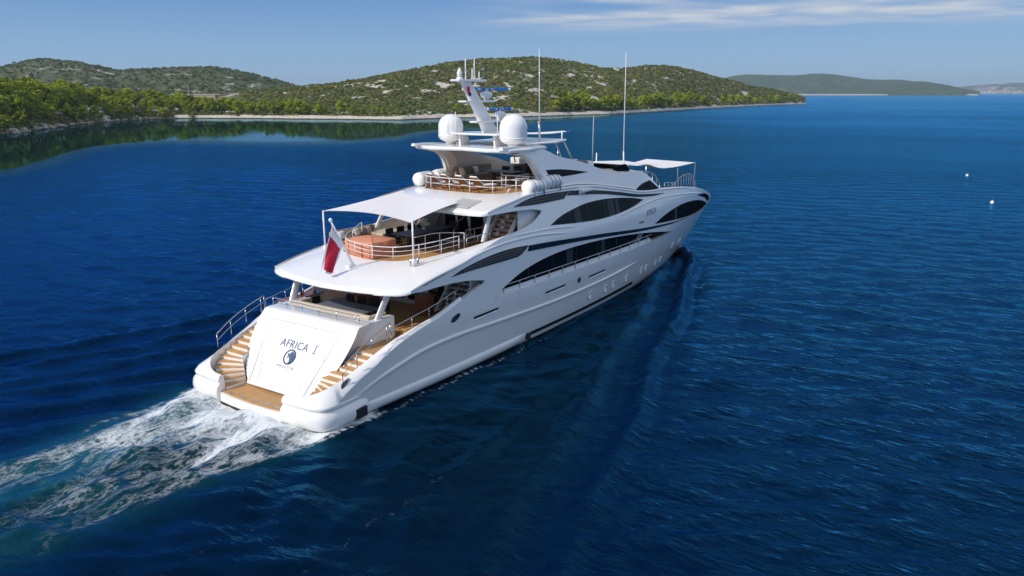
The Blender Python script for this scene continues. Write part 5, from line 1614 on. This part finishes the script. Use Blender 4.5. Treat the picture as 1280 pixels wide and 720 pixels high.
def mapping(rot, sc):
    n = node('ShaderNodeMapping'); n.inputs['Rotation'].default_value = (0, 0, rot); n.inputs['Scale'].default_value = sc
    L(geo.outputs['Position'], n.inputs[0]); return n.outputs[0]
wind = mapping(R(-34.7 - 7), (1.0, .30, 1.0))       # crests long across the wind
wind2 = mapping(R(-34.7 + 16), (1.0, .42, 1.0))
h1 = nz(.55, 4, .55, wind, .3); h2 = nz(1.7, 4, .6, wind2, .4); h3 = nz(.16, 3, .5, wind)
hh = math_('ADD', math_('MULTIPLY', h1, .55), math_('ADD', math_('MULTIPLY', h2, .40), math_('MULTIPLY', h3, .25)))
hh = math_('ADD', hh, math_('MULTIPLY', nz(4.6, 3, .55, wind, .2), .085))
still = attr('calm')
bump = node('ShaderNodeBump'); bump.inputs['Distance'].default_value = 0.72
gust = nz(.012, 3, .5, mapping(R(-34.7), (1, .5, 1)))
gs = node('ShaderNodeMapRange'); gs.inputs[1].default_value = .35; gs.inputs[2].default_value = .65; gs.inputs[3].default_value = .60; gs.inputs[4].default_value = 1.2; L(gust, gs.inputs[0])
L(math_('MULTIPLY', math_('MULTIPLY', math_('SUBTRACT', 1.0, math_('MULTIPLY', attr('slick_shade'), .62)), math_('SUBTRACT', 1.0, math_('MULTIPLY', still, .985))), math_('MULTIPLY', gs.outputs[0], .62)), bump.inputs['Strength'])
L(hh, bump.inputs['Height'])
L(bump.outputs[0], pb.inputs['Normal'])
# froth pattern: lace drawn out along the wake
lace = mapping(0, (.42, 1.0, 1.0))
warp = node('ShaderNodeTexNoise'); warp.inputs['Scale'].default_value = .9; warp.inputs['Detail'].default_value = 4; L(lace, warp.inputs['Vector'])
wadd = node('ShaderNodeVectorMath', operation='MULTIPLY_ADD'); wadd.inputs[1].default_value = (.8, .8, .8); L(warp.outputs['Color'], wadd.inputs[0]); L(lace, wadd.inputs[2])
f1 = nz(1.25, 8, .68, wadd.outputs[0]); f2 = nz(4.6, 7, .72, wadd.outputs[0])
rid = math_('SUBTRACT', 1.0, math_('MULTIPLY', math_('ABSOLUTE', math_('SUBTRACT', f1, .5)), 5.5))
rid2 = math_('SUBTRACT', 1.0, math_('MULTIPLY', math_('ABSOLUTE', math_('SUBTRACT', f2, .5)), 5.0))
pat = math_('ADD', math_('MULTIPLY', rid, .50), math_('MULTIPLY', rid2, .50))
fo_ = attr('foam')
fm = node('ShaderNodeMapRange', interpolation_type='SMOOTHSTEP'); fm.inputs[1].default_value = .50; fm.inputs[2].default_value = .92
L(math_('ADD', math_('MULTIPLY', fo_, .55), math_('MULTIPLY', pat, .52)), fm.inputs[0])
gate = node('ShaderNodeMapRange'); gate.inputs[1].default_value = .05; gate.inputs[2].default_value = .28; L(fo_, gate.inputs[0])
fm_ = math_('MULTIPLY', fm.outputs[0], gate.outputs[0])
body = node('ShaderNodeMix', data_type='RGBA'); body.inputs[6].default_value = (0.0000, 0.0046, 0.021, 1); body.inputs[7].default_value = (0.012, 0.11, 0.125, 1)
L(math_('MULTIPLY', attr('churn'), math_('ADD', .25, f1)), body.inputs[0])
shal = node('ShaderNodeMix', data_type='RGBA'); shal.inputs[7].default_value = (0.004, 0.030, 0.028, 1)
L(body.outputs[2], shal.inputs[6]); L(math_('MULTIPLY', still, .6), shal.inputs[0])
shade_mix = node('ShaderNodeMix', data_type='RGBA'); shade_mix.inputs[7].default_value = (0.0002, 0.0036, 0.0062, 1); L(shal.outputs[2], shade_mix.inputs[6]); L(math_('MULTIPLY', attr('slick_shade'), .8), shade_mix.inputs[0])  # the yacht's dark shade on the water, mixed into the body colour
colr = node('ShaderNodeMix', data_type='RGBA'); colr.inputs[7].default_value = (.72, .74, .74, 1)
L(shade_mix.outputs[2], colr.inputs[6]); L(fm_, colr.inputs[0]); L(colr.outputs[2], pb.inputs['Base Color'])
cdist = node('ShaderNodeCameraData')
far_ = node('ShaderNodeVectorMath', operation='DISTANCE'); far_.inputs[1].default_value = tuple(CAM); L(geo.outputs['Position'], far_.inputs[0])
t.nodes.remove(cdist)
fr_ = node('ShaderNodeMapRange'); fr_.inputs[1].default_value = 40; fr_.inputs[2].default_value = 900; fr_.inputs[3].default_value = .05; fr_.inputs[4].default_value = .30
L(far_.outputs['Value'], fr_.inputs[0])
ro_ = node('ShaderNodeMapRange'); L(math_('MULTIPLY', fr_.outputs[0], math_('SUBTRACT', 1.0, math_('MULTIPLY', still, .8))), ro_.inputs[3]); ro_.inputs[4].default_value = .85; L(fm_, ro_.inputs[0]); L(ro_.outputs[0], pb.inputs['Roughness'])
pb.inputs['Specular IOR Level'].default_value = 0.0
pb.inputs['Roughness'].default_value = .9
for l_ in list(pb.inputs['Roughness'].links): t.links.remove(l_)
mcol = node('ShaderNodeMix', data_type='RGBA'); mcol.inputs[6].default_value = (.085, .50, .92, 1); mcol.inputs[7].default_value = (.36, .60, .72, 1); L(still, mcol.inputs[0])
mir_ = node('ShaderNodeBsdfGlossy'); L(mcol.outputs[2], mir_.inputs[0]); mir_.inputs[0].default_value = (.11, .56, .90, 1)
L(ro_.outputs[0], mir_.inputs['Roughness']); L(bump.outputs[0], mir_.inputs['Normal'])
fre = node('ShaderNodeFresnel'); fre.inputs[0].default_value = 1.333; L(bump.outputs[0], fre.inputs['Normal'])
mxs = node('ShaderNodeMixShader'); L(math_('MULTIPLY', fre.outputs[0], math_('SUBTRACT', 1.0, fm_)), mxs.inputs[0]); L(pb.outputs[0], mxs.inputs[1]); L(mir_.outputs[0], mxs.inputs[2])
L(mxs.outputs[0], t.nodes['Material Output'].inputs[0])
me.materials.append(m)

# ---------------------------------------------------------------- land
def rock_mat(name, soil, rock, shore_line=True, grain=.35):
    m = bpy.data.materials.new(name); m.use_nodes = True
    t = m.node_tree; b = t.nodes['Principled BSDF']; b.inputs['Roughness'].default_value = .9; b.inputs['Specular IOR Level'].default_value = .2
    g = t.nodes.new('ShaderNodeNewGeometry')
    at_ = t.nodes.new('ShaderNodeAttribute'); at_.attribute_name = 'rock'
    n = t.nodes.new('ShaderNodeTexNoise'); n.inputs['Scale'].default_value = grain; n.inputs['Detail'].default_value = 8; n.inputs['Roughness'].default_value = .65
    t.links.new(g.outputs['Position'], n.inputs['Vector'])
    ad = t.nodes.new('ShaderNodeMath'); ad.operation = 'ADD'; t.links.new(at_.outputs['Fac'], ad.inputs[0])
    n5 = t.nodes.new('ShaderNodeMapRange'); n5.inputs[3].default_value = -.45; n5.inputs[4].default_value = .45; n5.inputs[1].default_value = .3; n5.inputs[2].default_value = .7; t.links.new(n.outputs[0], n5.inputs[0]); t.links.new(n5.outputs[0], ad.inputs[1])
    rp = t.nodes.new('ShaderNodeValToRGB'); rp.color_ramp.elements[0].position = .45; rp.color_ramp.elements[0].color = (*soil, 1); rp.color_ramp.elements[1].position = .62; rp.color_ramp.elements[1].color = (*rock, 1)
    t.links.new(ad.outputs[0], rp.inputs[0])
    vr = t.nodes.new('ShaderNodeTexNoise'); vr.inputs['Scale'].default_value = 3 * grain; vr.inputs['Detail'].default_value = 6; t.links.new(g.outputs['Position'], vr.inputs['Vector'])
    vm = t.nodes.new('ShaderNodeMapRange'); vm.inputs[1].default_value = .3; vm.inputs[2].default_value = .7; vm.inputs[3].default_value = .6; vm.inputs[4].default_value = 1.3; t.links.new(vr.outputs[0], vm.inputs[0])
    mx = t.nodes.new('ShaderNodeMix'); mx.data_type = 'RGBA'; mx.blend_type = 'MULTIPLY'; mx.inputs[0].default_value = 1
    t.links.new(rp.outputs[0], mx.inputs[6]); t.links.new(vm.outputs[0], mx.inputs[7])
    last = mx.outputs[2]
    if shore_line:   # dark wet algae line just above the sea
        sp = t.nodes.new('ShaderNodeSeparateXYZ'); t.links.new(g.outputs['Position'], sp.inputs[0])
        wl = t.nodes.new('ShaderNodeMapRange'); wl.inputs[1].default_value = .30; wl.inputs[2].default_value = .55; t.links.new(sp.outputs[2], wl.inputs[0])
        wm = t.nodes.new('ShaderNodeMix'); wm.data_type = 'RGBA'; wm.inputs[6].default_value = (.10, .075, .04, 1)
        t.links.new(wl.outputs[0], wm.inputs[0]); t.links.new(last, wm.inputs[7]); last = wm.outputs[2]
    t.links.new(last, b.inputs['Base Color'])
    bp = t.nodes.new('ShaderNodeBump'); bp.inputs['Strength'].default_value = .8; bp.inputs['Distance'].default_value = .8; t.links.new(n.outputs[0], bp.inputs['Height']); t.links.new(bp.outputs[0], b.inputs['Normal'])
    return m
def grid_mesh(name, P, rockv, material, label):
    nr, nc, _ = P.shape
    me = bpy.data.meshes.new(name); me.vertices.add(nr * nc); me.vertices.foreach_set('co', P.ravel())
    idx = np.arange(nr * nc).reshape(nr, nc)
    set_faces(me, np.stack([idx[:-1, :-1], idx[:-1, 1:], idx[1:, 1:], idx[1:, :-1]], -1).reshape(-1, 4))
    a = me.attributes.new('rock', 'FLOAT', 'POINT'); a.data.foreach_set('value', rockv.ravel().astype(np.float32))
    me.materials.append(material)
    o = bpy.data.objects.new(name, me); COL.objects.link(o); tag(o, label, kind='structure'); return o

sk_u = [-420, 0, 200, 280, 330, 370, 400, 450, 500, 550, 600, 640, 670, 700, 750, 775, 800, 830, 860, 900, 940, 980, 1000, 1006]
sk_v = [104, 106, 111, 113, 111, 107, 103, 96, 85.5, 77, 70.5, 67.5, 67.5, 72, 82, 84, 80, 78, 84, 95, 106, 114, 119, 121.5]
SK_B = [bear(u) for u in sk_u]
rdp_u = [-420, 250, 330, 420, 560, 660, 760, 830, 900, 960, 1008]; rdp = [260, 240, 200, 190, 205, 215, 210, 200, 150, 90, 26]
RD_B = [bear(u) for u in rdp_u]
VEG = 2.2
def land(b, s):
    """height of the near shore and hill at bearing b, s metres behind the waterline"""
    D = shore(b); rd = np.interp(b, RD_B, rdp)
    el = elev(np.interp(b, SK_B, sk_v))
    top = HCAM + el * (D + rd) - VEG * min(1, rd / 80)
    p = at(b, D + s)
    n = fbm(p[0], p[1], .012, 4)
    sh = 1.5 * min(max((s + .6) / 5, -1.2), 1) + .5 * fbm(p[0], p[1], .09, 3) * min(1, max(s, 0) / 2)
    if b < bear(300):
        w = min(max((bear(300) - b) / .12, 0), 1)
    else: w = 0
    tt = s / rd
    if tt <= 1:
        g = .5 * tt + .5 * (.5 - .5 * math.cos(math.pi * max(tt, 0)))
    else:
        g = 1 - .9 * (tt - 1) ** 1.3
    hill = (top - 1.5) * g if s > 0 else 0
    low = 8.0 * (1 - math.exp(-max(s, 0) / 45)) * np.interp(b, [bear(-100), bear(100), bear(260)], [1.1, 1.0, .35])
    z = sh + (1 - w) * hill + w * (low if tt < 4 else low)
    return z + n * 1.8 * min(1, max(s - 8, 0) / 40) * (1 - w * .6)
Bs = np.array([bear(u) for u in np.concatenate([np.arange(-420, 0, 14), np.arange(0, 1009, 3.6)])])
Ss = np.concatenate([[-14, -6, -3, -1.5, -.5, .5, 1.5, 3, 5, 8], np.arange(11, 300, 4.5)])
P = np.zeros((len(Ss), len(Bs), 3)); rk = np.zeros((len(Ss), len(Bs)))
def rockiness(x, y, s, b=9):
    r = .20 + .55 * fbm(x, y, .03, 3) + .75 * fbm(x + 50, y, .085, 3)
    left = b < bear(215)
    if s < (4 if left else 7): r = max(r, (.46 if left else 1.0) - max(0, s - (1.5 if left else 3)) * .12)
    return r
for j, b in enumerate(Bs):
    D = shore(b) ; jag = 0
    rd = np.interp(b, RD_B, rdp)
    for i, s in enumerate(Ss):
        ss = s if s < 8 else 8 + (s - 8) * min(1.0, (rd * 1.45 - 8) / 280) if b > bear(300) else s
        p0 = at(b, D + ss); jag = 2.2 * fbm(p0[0], p0[1], .05, 3) if s < 20 else 0
        P[i, j] = (p0[0] + FWD[0] * jag, p0[1] + FWD[1] * jag, land(b, ss)); rk[i, j] = rockiness(p0[0], p0[1], ss, b)
land_mat = rock_mat('limestone_and_soil', (.11, .105, .045), (.58, .52, .44))
grid_mesh('headland', P, rk, land_mat, 'scrub covered limestone headland with a pale rocky shore behind the yacht')

def ridge(name, us, vs, d0, depth, label, nu=200, ns=30, rough=4.0, rock=.3, m=None, base=-4):
    bs = np.linspace(bear(us[0]), bear(us[-1]), nu); sk = np.interp(bs, [bear(u) for u in us], vs)
    P = np.zeros((ns, nu, 3)); rk = np.zeros((ns, nu))
    for j, b in enumerate(bs):
        for i in range(ns):
            t = i / (ns - 1) * 1.3
            d = d0 + depth * t
            top = HCAM + elev(sk[j]) * (d0 + depth)
            g = math.sin(min(t, 1) * math.pi / 2) ** 1.2 if t <= 1 else 1 - .8 * (t - 1)
            p = at(b, d)
            z = base + (top - base) * g + rough * fbm(p[0], p[1], 2.2 / depth, 5) * min(1, t * 2)
            P[i, j] = (p[0], p[1], z); rk[i, j] = rock + .5 * fbm(p[0], p[1], 5.0 / depth, 3) + .7 * fbm(p[0], p[1], 22.0 / depth, 3)
    return grid_mesh(name, P, rk, m, label), P, rk
hill_mat = rock_mat('scrub_hillside', (.09, .095, .042), (.42, .38, .33), False)
far_mat = rock_mat('wooded_hillside', (.050, .080, .036), (.125, .13, .075), False, .012)
_, PL, RKL = ridge('hills', [-420, -200, 0, 40, 60, 100, 150, 190, 230, 270, 310, 350, 372, 400], [90, 92, 86, 77.5, 74.5, 78, 89, 87, 84, 84, 91, 102, 110, 119], 820, 420, 'rounded scrub hill behind the pine wood on the left', 260, 46, 5.0, .10, hill_mat)
ridge('hills', [890, 912, 935, 950, 975, 1000, 1015, 1030, 1045, 1060, 1080, 1100, 1130, 1150, 1180, 1205, 1225], [103, 96.5, 94.5, 94, 94, 93.5, 92.5, 92.5, 94, 96.5, 100, 101.5, 102, 104.5, 107, 110.5, 114.5], 3900, 900, 'long low wooded hills across the water', 260, 24, 14, .1, far_mat, -2)
ridge('hills', [1110, 1125, 1140, 1160, 1185, 1205], [108, 103.5, 101.5, 103.5, 107.5, 111], 3600, 500, 'darker wooded shoulder in front of the long low hills', 90, 16, 8, .0, far_mat, -2)
ridge('hills', [1190, 1212, 1235, 1250, 1280, 1330, 1420], [111, 107, 104.5, 104, 102.5, 100, 104], 7600, 1500, 'faint hazy coast at the right horizon', 160, 16, 20, .35, rock_mat('pale_coast', (.07, .075, .05), (.36, .32, .28), False), -2)
# pale beach along the far shore
b_ = MB()
row = [at(bear(u), 3895) for u in range(900, 1225, 12)]
b_.loft([[V(p[0], p[1], -.5) for p in row], [V(p[0], p[1], 4.2 + 1.2 * math.sin(i * 1.3)) for i, p in enumerate(row)], [V(p[0] + FWD[0] * 40, p[1] + FWD[1] * 40, 6.0) for p in row]])
tag(b_.build('beach', mat('pale_shore_rock', (.46, .40, .33), .9, var=.2, vscale=.05)), 'thin pale shore under the far hills', kind='structure')
hm = [mat('far_house_wall', (.50, .47, .43), .8), mat('far_house_roof', (.45, .22, .14), .8)]
for k in range(16):
    u = 1222 + k * 4.4 + random.uniform(-1.5, 1.5); d = 7560 + random.uniform(0, 160)
    p = at(bear(u), d); w, h = random.uniform(18, 46), random.uniform(6, 16)
    r = empty('house', (p[0], p[1], 0), R(34.7 + random.uniform(-10, 10)), 'tiny pale building of the town on the far right shore', 'house', 'houses of the far town')
    b_ = MB(); b_.box((0, 0, h / 2 + 4), (20, w, h + 8)); b_.build('wall', hm[0], r)
    b_ = MB(); b_.prism([V(-10.5, -w / 2 - 1, h + 8), V(10.5, -w / 2 - 1, h + 8), V(0, -w / 2 - 1, h + 14)], (0, w + 2, 0)); b_.build('roof', hm[1] if k % 3 else hm[0], r)

# low pale building and a pole behind the pines
p = at(bear(246), 640)
r = empty('low_building', (p[0], p[1], 4), R(34.7), 'long low pale building showing above the shore pines', 'building')
zt = HCAM + elev(118.2) * 640
b_ = MB(); b_.box((0, 0, (zt - 4) / 2), (6, 30, zt - 4)); b_.build('wall', mat('pale_render', (.42, .36, .30), .9, var=.15, vscale=.3), r)
b_ = MB(); b_.box((0, 0, zt - 3.9), (6.8, 37, .5)); b_.build('roof', mat('pale_roof', (.55, .50, .45), .9), r)
p = at(bear(235.5), 636); zt2 = HCAM + elev(106.5) * 636
b_ = MB(); b_.rod((p[0], p[1], 3), (p[0], p[1], zt2), .32, .16, 8); b_.box((p[0], p[1], zt2 + .1), (.7, .7, .3)); tag(b_.build('utility_pole', M['grey']), 'thin grey pole rising above the pines beside the low pale building', 'pole')

# ---------------------------------------------------------------- foliage
def foliage_mat(name, c, var=.25):
    m = bpy.data.materials.new(name); m.use_nodes = True
    t = m.node_tree; b = t.nodes['Principled BSDF']; b.inputs['Roughness'].default_value = .75; b.inputs['Specular IOR Level'].default_value = .15
    at_ = t.nodes.new('ShaderNodeAttribute'); at_.attribute_name = 'tint'
    oi = t.nodes.new('ShaderNodeObjectInfo')
    mr = t.nodes.new('ShaderNodeMapRange'); mr.inputs[3].default_value = 1 - var; mr.inputs[4].default_value = 1 + var; t.links.new(oi.outputs['Random'], mr.inputs[0])
    mx = t.nodes.new('ShaderNodeMix'); mx.data_type = 'RGBA'; mx.blend_type = 'MULTIPLY'; mx.inputs[0].default_value = 1
    t.links.new(at_.outputs['Color'], mx.inputs[6]); t.links.new(mr.outputs[0], mx.inputs[7]); t.links.new(mx.outputs[2], b.inputs['Base Color'])
    tr = t.nodes.new('ShaderNodeBsdfTranslucent'); t.links.new(mx.outputs[2], tr.inputs[0])
    ms = t.nodes.new('ShaderNodeMixShader'); ms.inputs[0].default_value = .05
    t.links.new(b.outputs[0], ms.inputs[1]); t.links.new(tr.outputs[0], ms.inputs[2]); t.links.new(ms.outputs[0], t.nodes['Material Output'].inputs[0])
    return m
leafm = foliage_mat('pine_needles', None)
scrubm = foliage_mat('scrub_leaves', None, .0)
def tri_mesh(name, T, tint, material):
    """T: (n,3,3) triangles, tint (n,3) colour of each leaf clump"""
    n = len(T)
    me = bpy.data.meshes.new(name); me.vertices.add(n * 3); me.vertices.foreach_set('co', T.reshape(-1))
    q = np.arange(n * 3).reshape(n, 3)
    me.loops.add(n * 3); me.loops.foreach_set('vertex_index', q.ravel().astype(np.int32)); me.polygons.add(n); me.polygons.foreach_set('loop_start', np.arange(0, n * 3, 3, dtype=np.int32))
    me.update(calc_edges=True)
    a = me.attributes.new('tint', 'FLOAT_COLOR', 'POINT')
    c = np.repeat(np.concatenate([tint, np.ones((n, 1))], 1), 3, 0); a.data.foreach_set('color', c.ravel().astype(np.float32))
    me.materials.append(material); return me
def leaves(c, n, size, rs, out=None):
    """n small leaf tufts at centres c, lying roughly along the surface they grow on"""
    nrm = rs.normal(size=(n, 3)) * (1.0 if out is None else .55)
    if out is not None: nrm = nrm + out / np.linalg.norm(out, axis=1, keepdims=True)
    nrm /= np.linalg.norm(nrm, axis=1, keepdims=True)
    a = np.cross(nrm, rs.normal(size=(n, 3))); a /= np.linalg.norm(a, axis=1, keepdims=True)
    b = np.cross(nrm, a)
    s = size * (.6 + .8 * rs.rand(n, 1))
    return np.stack([c + a * s, c - a * s * .5 + b * s * .8, c - a * s * .5 - b * s * .8], 1)
def crown_mesh(seed, h, wide, umbrella):
    rs = np.random.RandomState(seed)
    nl = rs.randint(11, 16); Ts = []; Cs = []
    for k in range(nl):
        f = (k + .5) / nl
        zc = h * (.34 + .56 * f)
        spread = wide * (math.sin(math.pi * (.22 + .70 * f)) if not umbrella else .55 + .45 * f) * (1 - .35 * (f > .85))
        a = k * 2.4 + rs.rand(); rr = spread * (.35 + .5 * rs.rand()) * (0.25 if f > .9 else 1)
        c = np.array([rr * math.cos(a), rr * math.sin(a), zc])
        rad = np.array([1, 1, .66]) * wide * (.30 + .20 * rs.rand())
        n = 230
        d = rs.normal(size=(n, 3)); d /= np.linalg.norm(d, axis=1, keepdims=True)
        d *= (.55 + .5 * rs.rand(n, 1)) * (1 + .25 * np.sin(5 * d[:, :1] + 3 * d[:, 1:2] + k))
        pts = c + d * rad
        Ts.append(leaves(pts, n, wide * .085, rs, d + np.array([0, 0, .25])))
        base = np.array([.245, .30, .018]) * (.75 + .5 * rs.rand()) + np.array([.03, .01, 0]) * rs.rand()
        Cs.append(base * (.75 + .5 * rs.rand(n, 1)))
    return tri_mesh('crown', np.concatenate(Ts), np.concatenate(Cs), leafm)
barkm = mat('pine_bark', (.12, .085, .06), .9, var=.3, vscale=2, bump=.4)
def trunk_mesh(seed, h):
    rs = random.Random(seed); b = MB()
    pts = [V(rs.uniform(-.12, .12) * i, rs.uniform(-.12, .12) * i, h * .92 * i / 5) for i in range(6)]
    b.tube(pts, [.30 - .045 * i for i in range(6)], 7)
    for k in range(6):
        i = 2 + k % 3; a = k * 2.2; p = pts[i]
        b.rod(p, p + V(math.cos(a) * h * .2, math.sin(a) * h * .2, h * .12), .09, .03, 5)
    o = b.build('trunk', barkm); me = o.data; bpy.data.objects.remove(o); return me
kinds = [(crown_mesh(11, 10, 3.3, False), trunk_mesh(1, 10)), (crown_mesh(12, 11, 3.0, False), trunk_mesh(2, 11)), (crown_mesh(13, 9, 3.6, True), trunk_mesh(3, 9)), (crown_mesh(14, 10, 3.9, True), trunk_mesh(4, 10)), (crown_mesh(15, 8.5, 3.4, False), trunk_mesh(5, 8.5))]
def pine(b, s, sc, label, group, k=None):
    D = shore(b); p = at(b, D + s); z = land(b, s)
    k = random.randrange(5) if k is None else k
    r = empty('pine_tree', (p[0], p[1], z - .3), random.uniform(0, 6.28), label, 'tree', group)
    r.scale = (sc * random.uniform(.9, 1.15), sc * random.uniform(.9, 1.15), sc)
    for nm, md in (('crown', kinds[k][0]), ('trunk', kinds[k][1])):
        o = bpy.data.objects.new(nm, md); COL.objects.link(o); o.parent = r
# thick wood on the left
rw = random.Random(5)
wood = []
for row_s, n, sc in ((4, 24, .85), (15, 26, 1.15), (27, 26, 1.3), (41, 26, 1.4), (58, 26, 1.5)):
    for i in range(n):
        u = -130 + (i + rw.uniform(.1, .9)) / n * 365
        f = np.interp(u, [-130, 100, 170, 235], [1.05, 1.0, .82, .62])
        wood.append((bear(u), row_s + rw.uniform(-3, 4), sc * f * rw.uniform(.85, 1.15)))
for b, s, sc in wood:
    g = 'pines of the thick wood on the left shore'
    pine(b, s, sc, 'pine in the thick dark wood along the left shore' , g)
for i in range(44):
    u = 232 + (i + rw.uniform(0, 1)) / 44 * 155
    pine(bear(u), rw.uniform(7, 34), rw.uniform(.62, 1.0), 'low pine in the shore belt between the left wood and the main hill', 'pines of the low shore belt')
for u, s, sc in ((222, 30, 1.25), (230, 24, 1.25), (238, 26, 1.1), (247, 28, 1.2), (255, 22, 1.15), (263, 26, 1.25), (271, 24, 1.1), (279, 28, 1.25), (288, 22, 1.1)):
    pine(bear(u), s, sc, 'taller pine of the shore belt in front of the low pale building', 'taller pines before the low building')
for u, s, sc in ((396, 10, .72), (404, 12, .6), (425, 12, .95), (440, 10, .68), (452, 11, .5), (466, 8, .5), (478, 12, .45)):
    pine(bear(u), s, sc, 'separate small pine on the shore left of the yacht mast', 'small pines left of the yacht mast')
pine(bear(571), 12, .70, 'round bright pine on the shore just left of the yacht mast', None, 4)
pine(bear(645), 16, .72, 'round bright pine on the shore just right of the yacht mast', None, 4)
for i in range(26):
    u = 694 + (i + rw.uniform(0, 1)) / 26 * 100
    pine(bear(u), rw.uniform(8, 22), rw.uniform(.85, 1.25), 'pine in the bright clump right of the tall aerial', 'pines right of the tall aerial')
for i in range(5):
    pine(bear(696 + 8 * i), rw.uniform(40, 55), rw.uniform(.8, 1.1), 'pine standing above the bright clump on the slope', 'pines above the bright clump')
for i in range(22):
    u = 800 + (i + rw.uniform(0, 1)) / 22 * 85
    pine(bear(u), rw.uniform(8, 30), rw.uniform(.8, 1.3), 'pine on the shore towards the point', 'pines towards the point')
for i in range(12):
    u = 905 + i * 8 + rw.uniform(-3, 3)
    pine(bear(u), rw.uniform(6, 18), rw.uniform(.75, 1.15), 'pine near the tip of the headland', 'pines at the tip of the headland')

def scrub(name, pts, sizes, cols, per, label):
    rs = np.random.RandomState(9); n = len(pts)
    d = rs.normal(size=(n, per, 3)); d /= np.linalg.norm(d, axis=2, keepdims=True); d[..., 2] = np.abs(d[..., 2]) * .9
    d *= (.55 + .45 * rs.rand(n, per, 1))
    c = pts[:, None] + d * sizes[:, None, None] * np.array([1, 1, .85])
    T = leaves(c.reshape(-1, 3), n * per, 1.0, rs, d.reshape(-1, 3) + np.array([0, 0, .15]))
    cc = c.reshape(-1, 1, 3); T = cc + (T - cc) * np.repeat(sizes, per)[:, None, None] * .36
    tint = np.repeat(cols, per, 0) * (.7 + .6 * rs.rand(n * per, 1))
    o = bpy.data.objects.new(name, tri_mesh(name, T, tint, scrubm)); COL.objects.link(o)
    tag(o, label, kind='stuff')
rs = np.random.RandomState(21)
pts = []; sizes = []; cols = []
while len(pts) < 12000:
    b = rs.uniform(bear(300), bear(1006)) if rs.rand() > .09 else rs.uniform(bear(-60), bear(300)); 
    rd = np.interp(b, RD_B, rdp); D = shore(b)
    if rs.rand() > (D / 1000) ** .5 * 1.1: continue
    s = rs.uniform(6, rd * 1.08) if b > bear(300) else rs.uniform(1.0, 16); p = at(b, D + s)
    r = rockiness(p[0], p[1], s)
    if r > .62 and rs.rand() < .85: continue
    if s < 9 and b > bear(215) and rs.rand() < .6: continue
    sz_ = rs.uniform(.9, 2.1) * (1.25 if rs.rand() < .12 else 1)
    pts.append((p[0], p[1], land(b, s) - .2)); sizes.append(sz_)
    v = rs.rand()
    cols.append(np.array([.155, .168, .036]) * (.6 + .8 * rs.rand()) if v < .6 else (np.array([.085, .125, .028]) * (.7 + .6 * rs.rand()) if v < .85 else np.array([.17, .145, .07])))
scrub('hillside_scrub', np.array(pts), np.array(sizes), np.array(cols), 34, 'olive scrub bushes covering the headland')
pts = []; sizes = []; cols = []
while len(pts) < 6000:
    i = rs.randint(2, 38); j = rs.randint(0, 260)
    if RKL[i, j] > .62 and rs.rand() < .9: continue
    p = PL[i, j] + np.array([rs.uniform(-5, 5), rs.uniform(-5, 5), -.3]); pts.append(p); sizes.append(rs.uniform(1.6, 3.6)); cols.append(np.array([.10, .125, .040]) * (.6 + .8 * rs.rand()))
scrub('hillside_scrub', np.array(pts), np.array(sizes), np.array(cols), 26, 'dark scrub on the hill behind the left wood')

# boulders of the left shore
rkm = mat('shore_boulder', (.46, .39, .31), .9, var=.3, vscale=1.2, bump=.6, bscale=3)
rr_ = random.Random(8)
for k, (u, s, w) in enumerate(((8, 1.0, 3.2), (22, .5, 2.4), (36, 1.6, 2.8), (48, .6, 2.0), (58, 2, 2.2), (70, .4, 2.6), (84, 1.2, 1.6), (104, 1.0, 1.8), (128, .8, 1.5), (150, .8, 1.7))):
    p = at(bear(u), shore(bear(u)) + s)
    bm = bmesh.new(); bmesh.ops.create_icosphere(bm, subdivisions=3, radius=1)
    for v in bm.verts:
        n_ = noise.noise(v.co * 1.3 + Vector((k * 7, 0, 0))) * .5 + noise.noise(v.co * 3.1 + Vector((k, 5, 0))) * .2
        v.co *= 1 + n_; v.co.x *= w; v.co.y *= w * rr_.uniform(.8, 1.4) * .9; v.co.z *= w * .42
    me = bpy.data.meshes.new('boulder'); bm.to_mesh(me); bm.free(); me.materials.append(rkm)
    o = bpy.data.objects.new('boulder', me); COL.objects.link(o); o.location = (p[0], p[1], .35); tag(o, 'pale limestone boulder at the water edge below the left pine wood', 'rock', 'boulders on the left shore')

# two white buoys to the right
def buoy(x, y, s, label):
    r = empty('mooring_buoy', (x, y, 0), 0, label, 'buoy', 'white buoys right of the yacht')
    b = MB(); b.lathe([(.02, -.3), (.3, -.2), (.42, .05), (.40, .3), (.25, .5), (.10, .58), (.06, .72)], (0, 0, 0), 16); b.build('float', M['white'], r)
    b = MB(); b.tube([V(.10 * math.cos(a), 0, .80 + .10 * math.sin(a)) for a in np.linspace(0, 6.28, 12)], .025, 6); b.build('ring', M['steel'], r)
    r.scale = (s, s, s)
buoy(107.3, -23.3, .62, 'white mooring buoy, the nearer one on the open water at the right')
p = at(bear(1223), depth_of(220)); buoy(p[0], p[1], .62, 'white mooring buoy, the farther one on the open water at the right')

# ---------------------------------------------------------------- the air
b_ = MB(); b_.box((CAM.x, CAM.y, 160), (46000, 46000, 360))
hz = b_.build('haze', bpy.data.materials.new('haze_air'))
m = hz.data.materials[0]; m.use_nodes = True; t = m.node_tree; t.nodes.clear()
o_ = t.nodes.new('ShaderNodeOutputMaterial'); v_ = t.nodes.new('ShaderNodeVolumePrincipled')
v_.inputs['Color'].default_value = (.68, .87, 1.0, 1); v_.inputs['Density'].default_value = 7.5e-5; v_.inputs['Anisotropy'].default_value = 0.1
t.links.new(v_.outputs[0], o_.inputs['Volume'])
tag(hz, 'thin blue summer haze', kind='stuff')
